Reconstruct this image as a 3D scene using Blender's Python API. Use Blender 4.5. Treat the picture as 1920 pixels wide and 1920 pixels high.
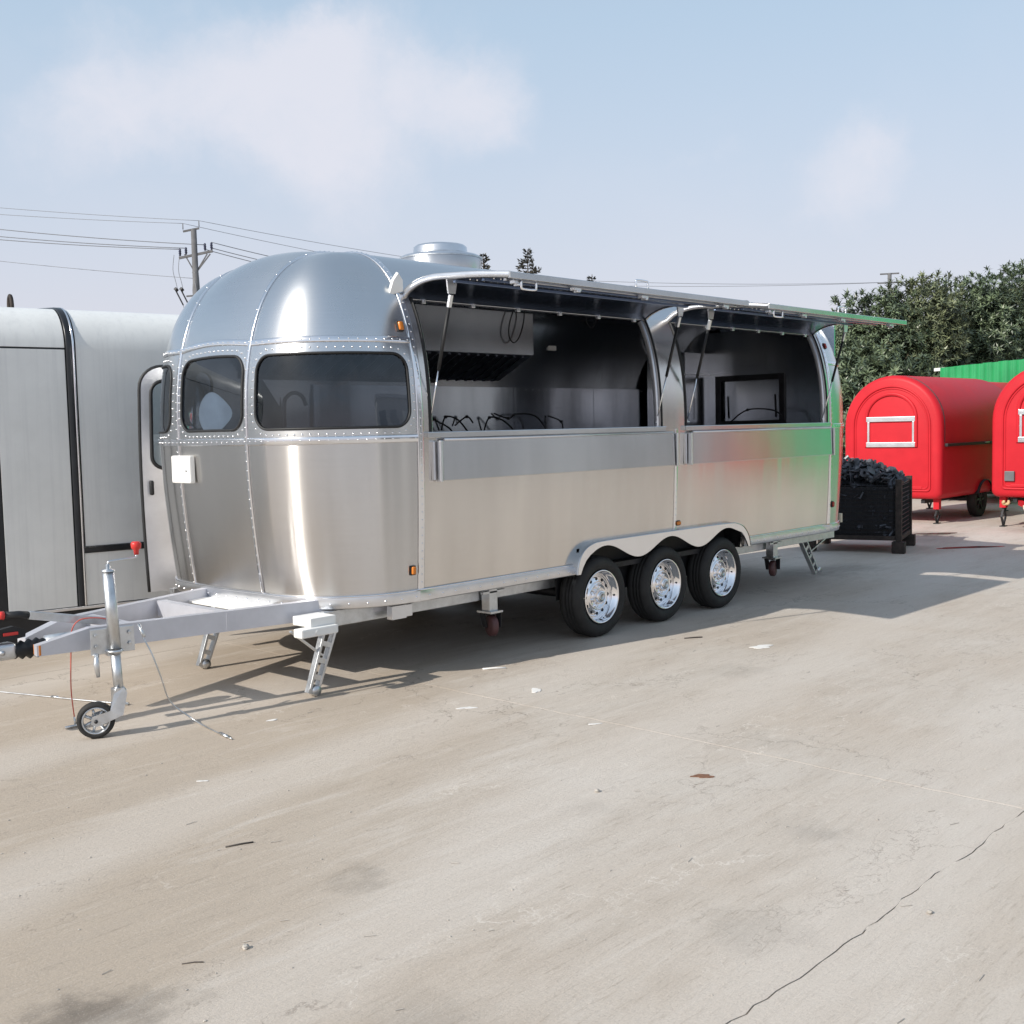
import bpy, bmesh, math, random
from mathutils import Vector, Matrix
random.seed(7)
PI = math.pi
sc = bpy.context.scene
for o in list(bpy.data.objects): bpy.data.objects.remove(o)
COL = sc.collection

# ------------------------------------------------------------------ camera, sky, sun, exposure
SUN_AZ, SUN_EL = math.radians(171.5), math.radians(33.0)
cam = bpy.data.cameras.new('camera'); camo = bpy.data.objects.new('camera', cam); COL.objects.link(camo)
_th, _pt, _rl = 0.7593888577834952, 0.07416331386481305, -0.02272755161485278
fw = Vector((math.cos(_th)*math.cos(_pt), math.sin(_th)*math.cos(_pt), -math.sin(_pt)))
r0 = Vector((math.sin(_th), -math.cos(_th), 0)); u0 = r0.cross(fw)
rt = r0*math.cos(_rl)+u0*math.sin(_rl); up = -r0*math.sin(_rl)+u0*math.cos(_rl)
m3 = Matrix((rt, up, -fw)).transposed()
camo.matrix_world = Matrix.Translation((0, 0, 1.6)) @ m3.to_4x4()
cam.sensor_width = 36; cam.lens = 2103.05/1920*36; cam.clip_start = .05; cam.clip_end = 3000
sc.camera = camo

W = bpy.data.worlds.new('World'); sc.world = W; W.use_nodes = True
nt = W.node_tree; nt.nodes.clear()
def N(t, typ, **kw):
    n = t.nodes.new(typ)
    for k, v in kw.items(): setattr(n, k, v)
    return n
def LK(t, a, b): t.links.new(a, b)
def math_n(t, op, a, b=None, c=None, clamp=False):
    n = N(t, 'ShaderNodeMath', operation=op); n.use_clamp = clamp
    for i, v in enumerate((a, b, c)):
        if v is None: continue
        if isinstance(v, (int, float)): n.inputs[i].default_value = v
        else: LK(t, v, n.inputs[i])
    return n.outputs[0]
def vmath(t, op, a, b=None):
    n = N(t, 'ShaderNodeVectorMath', operation=op)
    for i, v in enumerate((a, b)):
        if v is None: continue
        if isinstance(v, (tuple, list, Vector)): n.inputs[i].default_value = tuple(v)
        else: LK(t, v, n.inputs[i])
    return n
def mixc(t, fac, a, b, mode='MIX'):
    n = N(t, 'ShaderNodeMix', data_type='RGBA', blend_type=mode)
    for s, v in ((n.inputs[0], fac), (n.inputs[6], a), (n.inputs[7], b)):
        if isinstance(v, (int, float)): s.default_value = v
        elif isinstance(v, (tuple, list)): s.default_value = tuple(v)+(1,)*(4-len(v))
        else: LK(t, v, s)
    return n.outputs[2]
def noise(t, vec, scale, detail=4, rough=.55, dist=0):
    n = N(t, 'ShaderNodeTexNoise'); n.inputs['Scale'].default_value = scale; n.inputs['Detail'].default_value = detail
    n.inputs['Roughness'].default_value = rough; n.inputs['Distortion'].default_value = dist
    if vec is not None: LK(t, vec, n.inputs['Vector'])
    return n
def ramp(t, fac, pts):
    n = N(t, 'ShaderNodeValToRGB'); e = n.color_ramp.elements
    while len(e) < len(pts): e.new(.5)
    for i, (p, c) in enumerate(pts):
        e[i].position = p; e[i].color = (c, c, c, 1) if isinstance(c, (int, float)) else tuple(c)+(1,)
    LK(t, fac, n.inputs[0]); return n.outputs[0]
sky = N(nt, 'ShaderNodeTexSky', sky_type='NISHITA'); sky.sun_disc = False
sky.sun_elevation = SUN_EL; sky.sun_rotation = PI/2-SUN_AZ
sky.air_density = 1.0; sky.dust_density = 1.6; sky.ozone_density = 1.0; sky.altitude = 0
geo = N(nt, 'ShaderNodeTexCoord'); dirv = geo.outputs['Generated']
sep = N(nt, 'ShaderNodeSeparateXYZ'); LK(nt, dirv, sep.inputs[0])
# thin milky haze, thickest at the horizon all round
hz = math_n(nt, 'SUBTRACT', 1.0, math_n(nt, 'MULTIPLY', sep.outputs[2], 1.9), clamp=True)
hzc = mixc(nt, math_n(nt, 'MULTIPLY', sep.outputs[2], 3.0, clamp=True), (7.25, 6.78, 7.35), (5.9, 7.4, 9.0))
hz = math_n(nt, 'MULTIPLY_ADD', hz, .46, .50, clamp=True)
skyc = mixc(nt, hz, sky.outputs[0], hzc)
# clouds: soft banks at the directions seen, plus faint ones all round
warp = noise(nt, dirv, 5.5, 8, .62); wv = vmath(nt, 'SUBTRACT', warp.outputs['Color'], (.5, .5, .5))
wsc = vmath(nt, 'SCALE', wv.outputs[0]); wsc.inputs['Scale'].default_value = .11
dw = vmath(nt, 'ADD', dirv, wsc.outputs[0]).outputs[0]
blobs = [((.572,.775,.262),.10,1.),((.481,.836,.268),.09,1.),((.574,.752,.316),.035,.8),((.655,.70,.280),.085,.9),((.697,.665,.262),.05,.8),((.627,.748,.215),.09,.5),
         ((.42,.865,.25),.075,.7),((.53,.80,.295),.045,.8),((.883,.427,.197),.055,.95),((.823,.526,.20),.06,.35),((-.5,.6,.3),.15,.8),((-.2,-.8,.25),.16,.8),((.6,-.7,.3),.14,.7),((-.85,-.3,.2),.13,.7)]
tot = None
for c, r, s in blobs:
    d = vmath(nt, 'DISTANCE', dw, Vector(c).normalized()).outputs['Value']
    mr = N(nt, 'ShaderNodeMapRange', interpolation_type='SMOOTHSTEP'); LK(nt, d, mr.inputs[0])
    mr.inputs[1].default_value = r*1.55; mr.inputs[2].default_value = 0; mr.inputs[3].default_value = 0; mr.inputs[4].default_value = s
    tot = mr.outputs[0] if tot is None else math_n(nt, 'ADD', tot, mr.outputs[0])
fine = noise(nt, dw, 8, 9, .58)
cl = math_n(nt, 'ADD', tot, math_n(nt, 'MULTIPLY_ADD', fine.outputs['Fac'], 2.2, -1.1))
mrc = N(nt, 'ShaderNodeMapRange', interpolation_type='SMOOTHSTEP'); LK(nt, cl, mrc.inputs[0]); mrc.inputs[1].default_value = .30; mrc.inputs[2].default_value = 1.75
cl = mrc.outputs[0]
wisp = ramp(nt, noise(nt, dirv, 2.6, 6, .6, .4).outputs['Fac'], [(.5, 0), (.85, .30)])
cl = math_n(nt, 'MAXIMUM', math_n(nt, 'MULTIPLY', cl, .74), math_n(nt, 'MULTIPLY', wisp, .6), clamp=True)
skyc = mixc(nt, cl, skyc, (7.75, 7.65, 8.3))
bg = N(nt, 'ShaderNodeBackground'); bg.inputs[1].default_value = .10
LK(nt, skyc, bg.inputs[0]); wo = N(nt, 'ShaderNodeOutputWorld'); LK(nt, bg.outputs[0], wo.inputs[0])

sl = bpy.data.lights.new('sun', 'SUN'); sl.energy = 4.4; sl.angle = math.radians(.5); sl.color = (1, .94, .85)
so = bpy.data.objects.new('sun', sl); COL.objects.link(so)
sd = Vector((math.cos(SUN_AZ)*math.cos(SUN_EL), math.sin(SUN_AZ)*math.cos(SUN_EL), math.sin(SUN_EL)))
so.rotation_euler = sd.to_track_quat('Z', 'Y').to_euler(); so.location = (0, 0, 30)
vs = sc.view_settings; vs.view_transform = 'Standard'; vs.look = 'None'; vs.exposure = 0.1; vs.gamma = 1; vs.use_curve_mapping = False
sc.render.engine = 'CYCLES'; sc.cycles.max_bounces = 8; sc.cycles.glossy_bounces = 5; sc.cycles.transparent_max_bounces = 10

# ------------------------------------------------------------------ materials
def newmat(name):
    m = bpy.data.materials.new(name); m.use_nodes = True
    t = m.node_tree; p = t.nodes['Principled BSDF']; return m, t, p
def objco(t):
    return N(t, 'ShaderNodeNewGeometry').outputs['Position']
def mat(name, col, rough=.5, metal=0, var=.12, nscale=6, bump=0, bscale=60, rvar=.1, spec=.5, coat=0):
    m, t, p = newmat(name); pos = objco(t)
    n = noise(t, pos, nscale, 5, .6)
    lo = tuple(max(0, c*(1-var)) for c in col); hi = tuple(min(1, c*(1+var)) for c in col)
    f = ramp(t, n.outputs['Fac'], [(.3, 0), (.7, 1)])
    LK(t, mixc(t, f, lo, hi), p.inputs['Base Color'])
    LK(t, math_n(t, 'MULTIPLY_ADD', n.outputs['Fac'], rvar, max(.02, rough-rvar/2)), p.inputs['Roughness'])
    p.inputs['Metallic'].default_value = metal; p.inputs['Specular IOR Level'].default_value = spec
    if coat: p.inputs['Coat Weight'].default_value = coat
    if bump:
        b = N(t, 'ShaderNodeBump'); b.inputs['Strength'].default_value = bump; b.inputs['Distance'].default_value = .01
        LK(t, noise(t, pos, bscale, 3).outputs['Fac'], b.inputs['Height']); LK(t, b.outputs[0], p.inputs['Normal'])
    return m
def steel(name, col, rough, aniso=.75, wave=.10, tangent=(.03, .05, 1), wscale=1.3, bands=0):
    m, t, p = newmat(name); pos = objco(t)
    mp = N(t, 'ShaderNodeMapping'); LK(t, pos, mp.inputs[0]); mp.inputs['Scale'].default_value = (3, 3, 160)
    g = noise(t, mp.outputs[0], 1.0, 3, .6)
    c = mixc(t, ramp(t, g.outputs['Fac'], [(.3, 0), (.7, 1)]), tuple(x*.98 for x in col), tuple(min(1, x*1.02) for x in col))
    if bands:     # soft vertical bands put into the colour, standing in for uneven reflections
        q2 = N(t, 'ShaderNodeMapping'); LK(t, pos, q2.inputs[0]); q2.inputs['Scale'].default_value = (2.6, 2.6, .35)
        c = mixc(t, 1.0, c, ramp(t, noise(t, q2.outputs[0], 1.0, 6, .6).outputs['Fac'], [(.32, .86), (.68, 1.0)]), 'MULTIPLY')
    LK(t, c, p.inputs['Base Color']); p.inputs['Metallic'].default_value = 1
    sm = noise(t, pos, 2.3, 5, .6)
    LK(t, math_n(t, 'MULTIPLY_ADD', sm.outputs['Fac'], .06, rough-.03), p.inputs['Roughness'])
    p.inputs['Anisotropic'].default_value = aniso
    cx = N(t, 'ShaderNodeCombineXYZ')
    for i in range(3): cx.inputs[i].default_value = tangent[i]
    LK(t, cx.outputs[0], p.inputs['Tangent'])
    if wave:
        b = N(t, 'ShaderNodeBump'); b.inputs['Strength'].default_value = wave; b.inputs['Distance'].default_value = .02
        hgt_ = noise(t, pos, wscale, 2, .4).outputs['Fac']
        if bands:
            q = N(t, 'ShaderNodeMapping'); LK(t, pos, q.inputs[0]); q.inputs['Scale'].default_value = (1.7, 1.7, .22)
            hgt_ = math_n(t, 'MULTIPLY_ADD', noise(t, q.outputs[0], 1.0, 3, .45).outputs['Fac'], bands, hgt_)
        LK(t, hgt_, b.inputs['Height']); LK(t, b.outputs[0], p.inputs['Normal'])
    return m
M = {}
M['steel'] = steel('brushed_steel', (.72, .695, .67), .24, 1.0, .02, bands=.8)
M['steel_side'] = steel('side_steel', (.745, .71, .675), .19, .75, .28, bands=1.8)
M['steel_dome'] = steel('dome_steel', (.66, .67, .68), .27, .55, .02)
M['steel_in'] = steel('interior_steel', (.60, .62, .66), .19, .6, .25, bands=1.5)
M['steel_flap'] = steel('counter_steel', (.60, .61, .62), .22, .9, .08, bands=1.2)
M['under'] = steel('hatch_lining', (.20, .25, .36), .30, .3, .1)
M['trim'] = mat('polished_trim', (.80, .80, .82), .16, 1, .04)
M['alu'] = mat('aluminium', (.74, .75, .78), .34, 1, .06, bump=.05, bscale=200)
M['rivet'] = mat('rivet_metal', (.85, .85, .87), .22, 1, .03)
M['galv'] = mat('galvanised_steel', (.62, .64, .66), .38, 1, .16, 14, .1, 90, .2)
M['silverpaint'] = mat('silver_paint', (.56, .57, .62), .42, .35, .06, 8)
M['whitepaint'] = mat('white_paint', (.78, .78, .76), .4, 0, .04)
M['chrome'] = mat('chrome', (.88, .88, .9), .06, 1, .02, rvar=.03)
M['black'] = mat('black_rubber', (.012, .013, .015), .55, 0, .3, 12)
M['tyre'] = mat('tyre_rubber', (.019, .0185, .018), .75, 0, .45, 9, .3, 80)
M['dark'] = mat('dark_steel', (.03, .03, .033), .5, .4, .4, 9)
M['darkfilm'] = mat('dark_film', (.035, .037, .04), .35, 0, .2)
M['orange'] = mat('amber_lens', (.62, .20, .03), .2, 0, .15, 40)
M['redlens'] = mat('red_lens', (.35, .03, .02), .2, 0, .1, 40)
M['redplastic'] = mat('red_plastic', (.60, .035, .03), .35, 0, .1)
M['redcable'] = mat('red_cable', (.55, .10, .07), .5, 0, .1)
M['red'] = mat('red_gelcoat', (.50, .016, .026), .48, 0, .08, 3, .05, 40, .12, .22, 0)
M['greywall'] = mat('grey_composite_panel', (.72, .73, .72), .38, 0, .06, 2.5, .03, 30)
M['blacktrim'] = mat('black_trim', (.022, .024, .028), .32, .3, .2)
M['rust'] = mat('rusted_dark_steel', (.035, .026, .022), .7, .2, .6, 14, .4, 50)
M['scrap'] = mat('dark_scrap', (.06, .065, .078), .40, .2, .9, 9)
M['mesh'] = mat('black_mesh', (.010, .010, .013), .55, .2, .4)
M['greypl'] = mat('grey_plastic', (.12, .12, .13), .5)
M['pole'] = mat('weathered_pole', (.13, .13, .135), .8, 0, .25, 3)
M['insul'] = mat('dark_insulator', (.03, .035, .07), .3)
M['wire'] = mat('grey_wire', (.20, .21, .23), .6)
M['cream'] = mat('cream_paint', (.62, .54, .42), .5)
M['copper'] = mat('straw_rope', (.55, .38, .2), .8, 0, .3, 30)
M['caster'] = mat('maroon_wheel', (.085, .035, .035), .5, 0, .3, 10)
M['hall'] = mat('grey_cladding', (.46, .46, .46), .6, 0, .12, 1)
M['hallroof'] = mat('dull_roof_sheet', (.20, .205, .22), .6, 0, .15, 1)
M['greendull'] = mat('shed_green_sheet', (.045, .36, .15), .5, 0, .15, 2)
M['green'] = mat('green_sheet', (.025, .30, .105), .42, 0, .14, 2, .1, 30)
M['white'] = mat('white_scrap', (.75, .74, .72), .7)
M['brown'] = mat('dry_leaf', (.20, .10, .06), .8, 0, .3, 40)
M['stone'] = mat('stone', (.42, .39, .35), .85, 0, .25, 30, .3, 60)
M['twig'] = mat('dark_twig', (.07, .06, .055), .8, 0, .3, 30)
M['bark'] = mat('bark', (.09, .07, .05), .9, 0, .3, 10)
M['filter'] = steel('filter_steel', (.24, .26, .31), .35, .3, 0)
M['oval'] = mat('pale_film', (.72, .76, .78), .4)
def glassmat(name, tint, f0=.06):
    m, t, p = newmat(name); t.nodes.remove(p); out = t.nodes['Material Output']
    tr = N(t, 'ShaderNodeBsdfTransparent'); tr.inputs[0].default_value = tint+(1,)
    gl = N(t, 'ShaderNodeBsdfGlossy'); gl.inputs['Roughness'].default_value = .02; gl.inputs[0].default_value = (.9, .95, 1, 1)
    fr = N(t, 'ShaderNodeFresnel'); fr.inputs[0].default_value = 1.5
    dust = noise(t, objco(t), 5, 5, .6)
    fac = math_n(t, 'MULTIPLY_ADD', dust.outputs['Fac'], .05, fr.outputs[0], clamp=True)
    mx = N(t, 'ShaderNodeMixShader'); LK(t, fac, mx.inputs[0]); LK(t, tr.outputs[0], mx.inputs[1]); LK(t, gl.outputs[0], mx.inputs[2])
    LK(t, mx.outputs[0], out.inputs[0]); return m
M['glass'] = glassmat('tinted_glass', (.32, .36, .42))
M['clear'] = glassmat('clear_glass', (.75, .8, .82))
m_ = M['greywall']; t_ = m_.node_tree; p_ = t_.nodes['Principled BSDF']; mp_ = N(t_, 'ShaderNodeMapping'); LK(t_, objco(t_), mp_.inputs[0]); mp_.inputs['Scale'].default_value = (26, 26, .7)
ns_ = noise(t_, mp_.outputs[0], 1, 6, .65); src = p_.inputs['Base Color'].links[0].from_socket
LK(t_, mixc(t_, math_n(t_, 'MULTIPLY', ramp(t_, ns_.outputs['Fac'], [(.48, 0), (.75, 1)]), .35), src, (.52, .53, .54)), p_.inputs['Base Color'])
# foliage with variation from leaf to leaf
def leafmat(name, a, b):
    m, t, p = newmat(name); g = N(t, 'ShaderNodeNewGeometry')
    n = noise(t, g.outputs['Position'], .9, 3)
    f = math_n(t, 'MULTIPLY_ADD', g.outputs['Random Per Island'], .6, math_n(t, 'MULTIPLY_ADD', n.outputs['Fac'], 1.2, -.45), clamp=True)
    LK(t, mixc(t, f, a, b), p.inputs['Base Color']); p.inputs['Roughness'].default_value = .40; p.inputs['Specular IOR Level'].default_value = .5
    return m
M['leafA'] = leafmat('evergreen_leaves', (.036, .056, .042), (.20, .255, .135))
M['leafB'] = leafmat('olive_leaves', (.05, .066, .048), (.24, .27, .14))
M['conifer'] = leafmat('conifer_needles', (.03, .032, .028), (.075, .07, .055))
# concrete: streaks along the yard, blotches, stains and fine grain
m, t, p = newmat('yard_concrete'); pos = objco(t)
mp = N(t, 'ShaderNodeMapping'); LK(t, pos, mp.inputs[0]); mp.inputs['Scale'].default_value = (.8, 4.6, 1); mp.inputs['Rotation'].default_value = (0, 0, -.10)
st = noise(t, mp.outputs[0], 1.5, 8, .68, .6)
bl = noise(t, pos, .55, 7, .66, .5)
fn = noise(t, pos, 46, 8, .74)
mp2 = N(t, 'ShaderNodeMapping'); LK(t, pos, mp2.inputs[0]); mp2.inputs['Scale'].default_value = (5, 46, 1); mp2.inputs['Rotation'].default_value = (0, 0, .12)
sc2 = noise(t, mp2.outputs[0], 1.2, 6, .72, .3)
c = mixc(t, ramp(t, bl.outputs['Fac'], [(.36, 0), (.64, 1)]), (.485, .422, .358), (.530, .484, .432))
sx = N(t, 'ShaderNodeSeparateXYZ'); LK(t, pos, sx.inputs[0])
wq = math_n(t, 'MULTIPLY_ADD', sx.outputs[0], -.8, sx.outputs[1]); wq = math_n(t, 'MULTIPLY_ADD', st.outputs['Fac'], 2.2, math_n(t, 'SUBTRACT', wq, 1.1))
mrq = N(t, 'ShaderNodeMapRange', interpolation_type='SMOOTHSTEP'); LK(t, wq, mrq.inputs[0]); mrq.inputs[1].default_value = .1; mrq.inputs[2].default_value = 2.2; mrq.inputs[4].default_value = .85
c = mixc(t, mrq.outputs[0], c, (.405, .335, .262))
c = mixc(t, math_n(t, 'MULTIPLY', ramp(t, st.outputs['Fac'], [(.48, 0), (.70, 1)]), .50), c, (.395, .338, .28))
c = mixc(t, math_n(t, 'MULTIPLY', ramp(t, st.outputs['Fac'], [(.30, 1), (.46, 0)]), .5), c, (.57, .52, .465))
c = mixc(t, math_n(t, 'MULTIPLY', ramp(t, sc2.outputs['Fac'], [(.55, 0), (.68, 1)]), .55), c, (.30, .25, .20))
c = mixc(t, math_n(t, 'MULTIPLY', ramp(t, sc2.outputs['Fac'], [(.28, 1), (.40, 0)]), .40), c, (.62, .57, .51))
c = mixc(t, math_n(t, 'MULTIPLY', ramp(t, fn.outputs['Fac'], [(.30, 1), (.45, 0)]), .22), c, (.22, .20, .18))
c = mixc(t, math_n(t, 'MULTIPLY', ramp(t, fn.outputs['Fac'], [(.62, 0), (.75, 1)]), .20), c, (.62, .58, .53))
# long tyre-swept pale tracks crossing the yard
rp = N(t, 'ShaderNodeMapping'); LK(t, pos, rp.inputs[0]); rp.inputs['Rotation'].default_value = (0, 0, -.22)
wvn = N(t, 'ShaderNodeTexWave', wave_type='BANDS', bands_direction='Y'); LK(t, rp.outputs[0], wvn.inputs[0])
wvn.inputs['Scale'].default_value = .22; wvn.inputs['Distortion'].default_value = 3.5; wvn.inputs['Detail'].default_value = 4; wvn.inputs['Detail Scale'].default_value = .8
c = mixc(t, math_n(t, 'MULTIPLY', ramp(t, wvn.outputs['Fac'], [(.5, 0), (.95, 1)]), .40), c, (.60, .553, .503))
# oil and damp stains at fixed spots
warp = noise(t, pos, 5, 5, .6); wv = vmath(t, 'SUBTRACT', warp.outputs['Color'], (.5, .5, .5)); ws = vmath(t, 'SCALE', wv.outputs[0]); ws.inputs['Scale'].default_value = .5
pw = vmath(t, 'ADD', pos, ws.outputs[0]).outputs[0]
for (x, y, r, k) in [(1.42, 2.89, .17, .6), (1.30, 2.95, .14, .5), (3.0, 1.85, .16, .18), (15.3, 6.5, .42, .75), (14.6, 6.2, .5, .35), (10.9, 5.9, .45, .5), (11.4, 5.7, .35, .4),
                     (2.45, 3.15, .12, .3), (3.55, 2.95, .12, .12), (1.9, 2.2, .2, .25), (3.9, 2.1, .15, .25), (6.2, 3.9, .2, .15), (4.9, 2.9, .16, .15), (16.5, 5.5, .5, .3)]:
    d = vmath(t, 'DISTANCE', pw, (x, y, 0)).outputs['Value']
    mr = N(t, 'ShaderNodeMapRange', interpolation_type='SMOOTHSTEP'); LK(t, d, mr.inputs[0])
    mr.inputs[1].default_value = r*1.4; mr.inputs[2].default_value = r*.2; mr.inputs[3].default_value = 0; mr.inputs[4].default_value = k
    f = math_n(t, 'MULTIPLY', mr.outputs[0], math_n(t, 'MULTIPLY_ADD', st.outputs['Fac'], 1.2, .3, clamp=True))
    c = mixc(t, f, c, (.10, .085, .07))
gr = noise(t, pos, 130, 4, .7)
c = mixc(t, math_n(t, 'MULTIPLY', ramp(t, gr.outputs['Fac'], [(.30, 1), (.46, 0)]), .38), c, (.24, .205, .17))
c = mixc(t, math_n(t, 'MULTIPLY', ramp(t, gr.outputs['Fac'], [(.56, 0), (.72, 1)]), .38), c, (.68, .635, .58))
# hairline cracks and scratches, only in patches
def hair(scale, rot, sc_, width, lo, hi, col, amt, seed):
    global c
    q = N(t, 'ShaderNodeMapping'); LK(t, pw, q.inputs[0]); q.inputs['Scale'].default_value = sc_; q.inputs['Rotation'].default_value = (0, 0, rot); q.inputs['Location'].default_value = (seed, seed*.7, 0)
    vo = N(t, 'ShaderNodeTexVoronoi', feature='DISTANCE_TO_EDGE'); LK(t, q.outputs[0], vo.inputs['Vector']); vo.inputs['Scale'].default_value = scale
    ln = ramp(t, vo.outputs['Distance'], [(0, 1), (width, 0)])
    mk = ramp(t, noise(t, q.outputs[0], scale*.6, 4, .6).outputs['Fac'], [(lo, 0), (hi, 1)])
    c = mixc(t, math_n(t, 'MULTIPLY', math_n(t, 'MULTIPLY', ln, mk), amt), c, col)
hair(.9, .3, (1, 1, 1), .006, .50, .62, (.18, .15, .12), .8, 3)
hair(1.6, .1, (.35, 2.2, 1), .012, .52, .64, (.68, .63, .57), .75, 9)
hair(2.2, -.2, (.3, 2.6, 1), .016, .52, .62, (.22, .18, .15), .6, 17)
LK(t, c, p.inputs['Base Color'])
p.inputs['Roughness'].default_value = .8
b = N(t, 'ShaderNodeBump'); b.inputs['Strength'].default_value = .42; b.inputs['Distance'].default_value = .014
hh = math_n(t, 'ADD', math_n(t, 'MULTIPLY_ADD', gr.outputs['Fac'], .22, math_n(t, 'MULTIPLY', fn.outputs['Fac'], .55)), math_n(t, 'ADD', math_n(t, 'MULTIPLY', sc2.outputs['Fac'], .6), math_n(t, 'MULTIPLY', st.outputs['Fac'], .8)))
LK(t, hh, b.inputs['Height']); LK(t, b.outputs[0], p.inputs['Normal'])
M['concrete'] = m
M['soil'] = mat('joint_dirt', (.22, .19, .155), .9, 0, .3, 20)
M['mortar'] = mat('pale_mortar', (.56, .51, .45), .85, 0, .15, 30)
M['damp'] = mat('damp_concrete', (.13, .11, .10), .12, 0, .3, 6)

# ------------------------------------------------------------------ helpers
def thing(name, label, cat, loc=(0, 0, 0), rz=0, group=None):
    o = bpy.data.objects.new(name, None); COL.objects.link(o); o.location = loc; o.rotation_euler = (0, 0, rz)
    o.empty_display_size = .2; o['label'] = label; o['category'] = cat
    if group: o['group'] = group
    return o
def tag(o, label, cat, group=None):
    o['label'] = label; o['category'] = cat
    if group: o['group'] = group
    return o
ORIGIN = {}
def root_of(o):
    while o.parent: o = o.parent
    return o
def obj(name, bm, m, parent=None, smooth=True, world=False, loc=None):
    """links a bmesh as one mesh object; world=True: its vertices are world positions of an unrotated thing"""
    if world and parent is not None:
        bmesh.ops.translate(bm, verts=bm.verts, vec=-root_of(parent).location)
    me = bpy.data.meshes.new(name); bm.to_mesh(me); bm.free()
    for q in me.polygons: q.use_smooth = smooth
    me.materials.append(M[m])
    o = bpy.data.objects.new(name, me); COL.objects.link(o)
    if parent is not None: o.parent = parent
    if loc is not None: o.location = loc
    return o
def copy_tree(o, parent=None):
    c = o.copy(); COL.objects.link(c)
    if parent is not None: c.parent = parent
    for ch in [x for x in o.children]: copy_tree(ch, c)
    return c
def B(): return bmesh.new()
def box(bm, lo, hi, bev=0, R=None, at=None):
    lo = Vector(lo); hi = Vector(hi); c = (lo+hi)/2; d = hi-lo
    r = bmesh.ops.create_cube(bm, size=1.0); vs = r['verts']
    for v in vs: v.co = Vector((v.co.x*d.x, v.co.y*d.y, v.co.z*d.z))
    if bev:
        es = list({e for v in vs for e in v.link_edges})
        rr = bmesh.ops.bevel(bm, geom=es, offset=bev, segments=2, affect='EDGES', profile=.6)
        vs = list({v for f in rr['faces'] for v in f.verts} | {v for v in vs if v.is_valid})
    for v in vs:
        p_ = v.co.copy()
        if R is not None: p_ = R @ p_
        v.co = p_+(c if at is None else Vector(at))
    return vs
def frame(d):
    d = Vector(d).normalized(); a = Vector((0, 0, 1)) if abs(d.z) < .9 else Vector((1, 0, 0))
    x = d.cross(a).normalized(); return x, x.cross(d).normalized()
def tube(bm, pts, r, seg=8, closed=False, cap=True):
    pts = [Vector(q) for q in pts]; n = len(pts); rings = []
    rs = r if isinstance(r, (list, tuple)) else [r]*n
    px = None
    for i, q in enumerate(pts):
        if closed: d = pts[(i+1) % n]-pts[i-1]
        else: d = pts[min(i+1, n-1)]-pts[max(i-1, 0)]
        d.normalize()
        if px is None: px, _ = frame(d)
        x = (px-d*px.dot(d)).normalized(); y = d.cross(x); px = x
        rings.append([bm.verts.new(q+(x*math.cos(2*PI*k/seg)+y*math.sin(2*PI*k/seg))*rs[i]) for k in range(seg)])
    m_ = n if closed else n-1
    for i in range(m_):
        a, b_ = rings[i], rings[(i+1) % n]
        for k in range(seg): bm.faces.new((a[k], a[(k+1) % seg], b_[(k+1) % seg], b_[k]))
    if cap and not closed:
        bm.faces.new(rings[0][::-1]); bm.faces.new(rings[-1])
def beam(bm, a, b_, w, h, bev=0):
    """rectangular bar from a to b: width w sideways, height h"""
    a = Vector(a); b_ = Vector(b_); d = b_-a; L = d.length; d.normalize()
    u = Vector((0, 0, 1)); s = d.cross(u)
    if s.length < 1e-4: s = Vector((1, 0, 0))
    s.normalize(); u = s.cross(d)
    R = Matrix((d, s, u)).transposed()
    box(bm, (-L/2, -w/2, -h/2), (L/2, w/2, h/2), bev, R, (a+b_)/2)
def lathe(bm, prof, c, axis=(0, 1, 0), seg=32, closed=False):
    """prof: (radius, distance along axis)"""
    ax = Vector(axis).normalized(); x, y = frame(ax); c = Vector(c); rings = []
    for r, h in prof:
        if r < 1e-5: rings.append([bm.verts.new(c+ax*h)])
        else: rings.append([bm.verts.new(c+ax*h+(x*math.cos(2*PI*k/seg)+y*math.sin(2*PI*k/seg))*r) for k in range(seg)])
    prs = list(zip(rings, rings[1:]))
    if closed: prs.append((rings[-1], rings[0]))
    for a, b_ in prs:
        for k in range(seg):
            k2 = (k+1) % seg
            if len(a) == 1 and len(b_) == 1: continue
            if len(a) == 1: bm.faces.new((a[0], b_[k2], b_[k]))
            elif len(b_) == 1: bm.faces.new((a[k], a[k2], b_[0]))
            else: bm.faces.new((a[k], a[k2], b_[k2], b_[k]))
    bmesh.ops.recalc_face_normals(bm, faces=bm.faces)
def prism(bm, poly, d):
    """poly: list of 3D points, extruded by vector d"""
    a = [bm.verts.new(q) for q in poly]; b_ = [bm.verts.new(Vector(q)+Vector(d)) for q in poly]; n = len(a)
    fs = [bm.faces.new(a), bm.faces.new(b_[::-1])]
    for i in range(n): fs.append(bm.faces.new((a[i], b_[i], b_[(i+1) % n], a[(i+1) % n])))
    bmesh.ops.recalc_face_normals(bm, faces=fs)
    return fs
def grid(bm, f, us, vs, skip=None, out=None):
    V = [[bm.verts.new(f(u, v)) for v in vs] for u in us]
    fs = []
    for i in range(len(us)-1):
        for j in range(len(vs)-1):
            if skip and skip((us[i]+us[i+1])/2, (vs[j]+vs[j+1])/2): continue
            fs.append(bm.faces.new((V[i][j], V[i+1][j], V[i+1][j+1], V[i][j+1])))
    bm.normal_update()
    if out is not None and fs:
        s = sum(fc.normal.dot(fc.calc_center_median()-Vector(out))*fc.calc_area() for fc in fs)
        if s < 0: bmesh.ops.reverse_faces(bm, faces=fs)
    return fs
def lin(a, b_, n): return [a+(b_-a)*i/n for i in range(n+1)]
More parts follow.
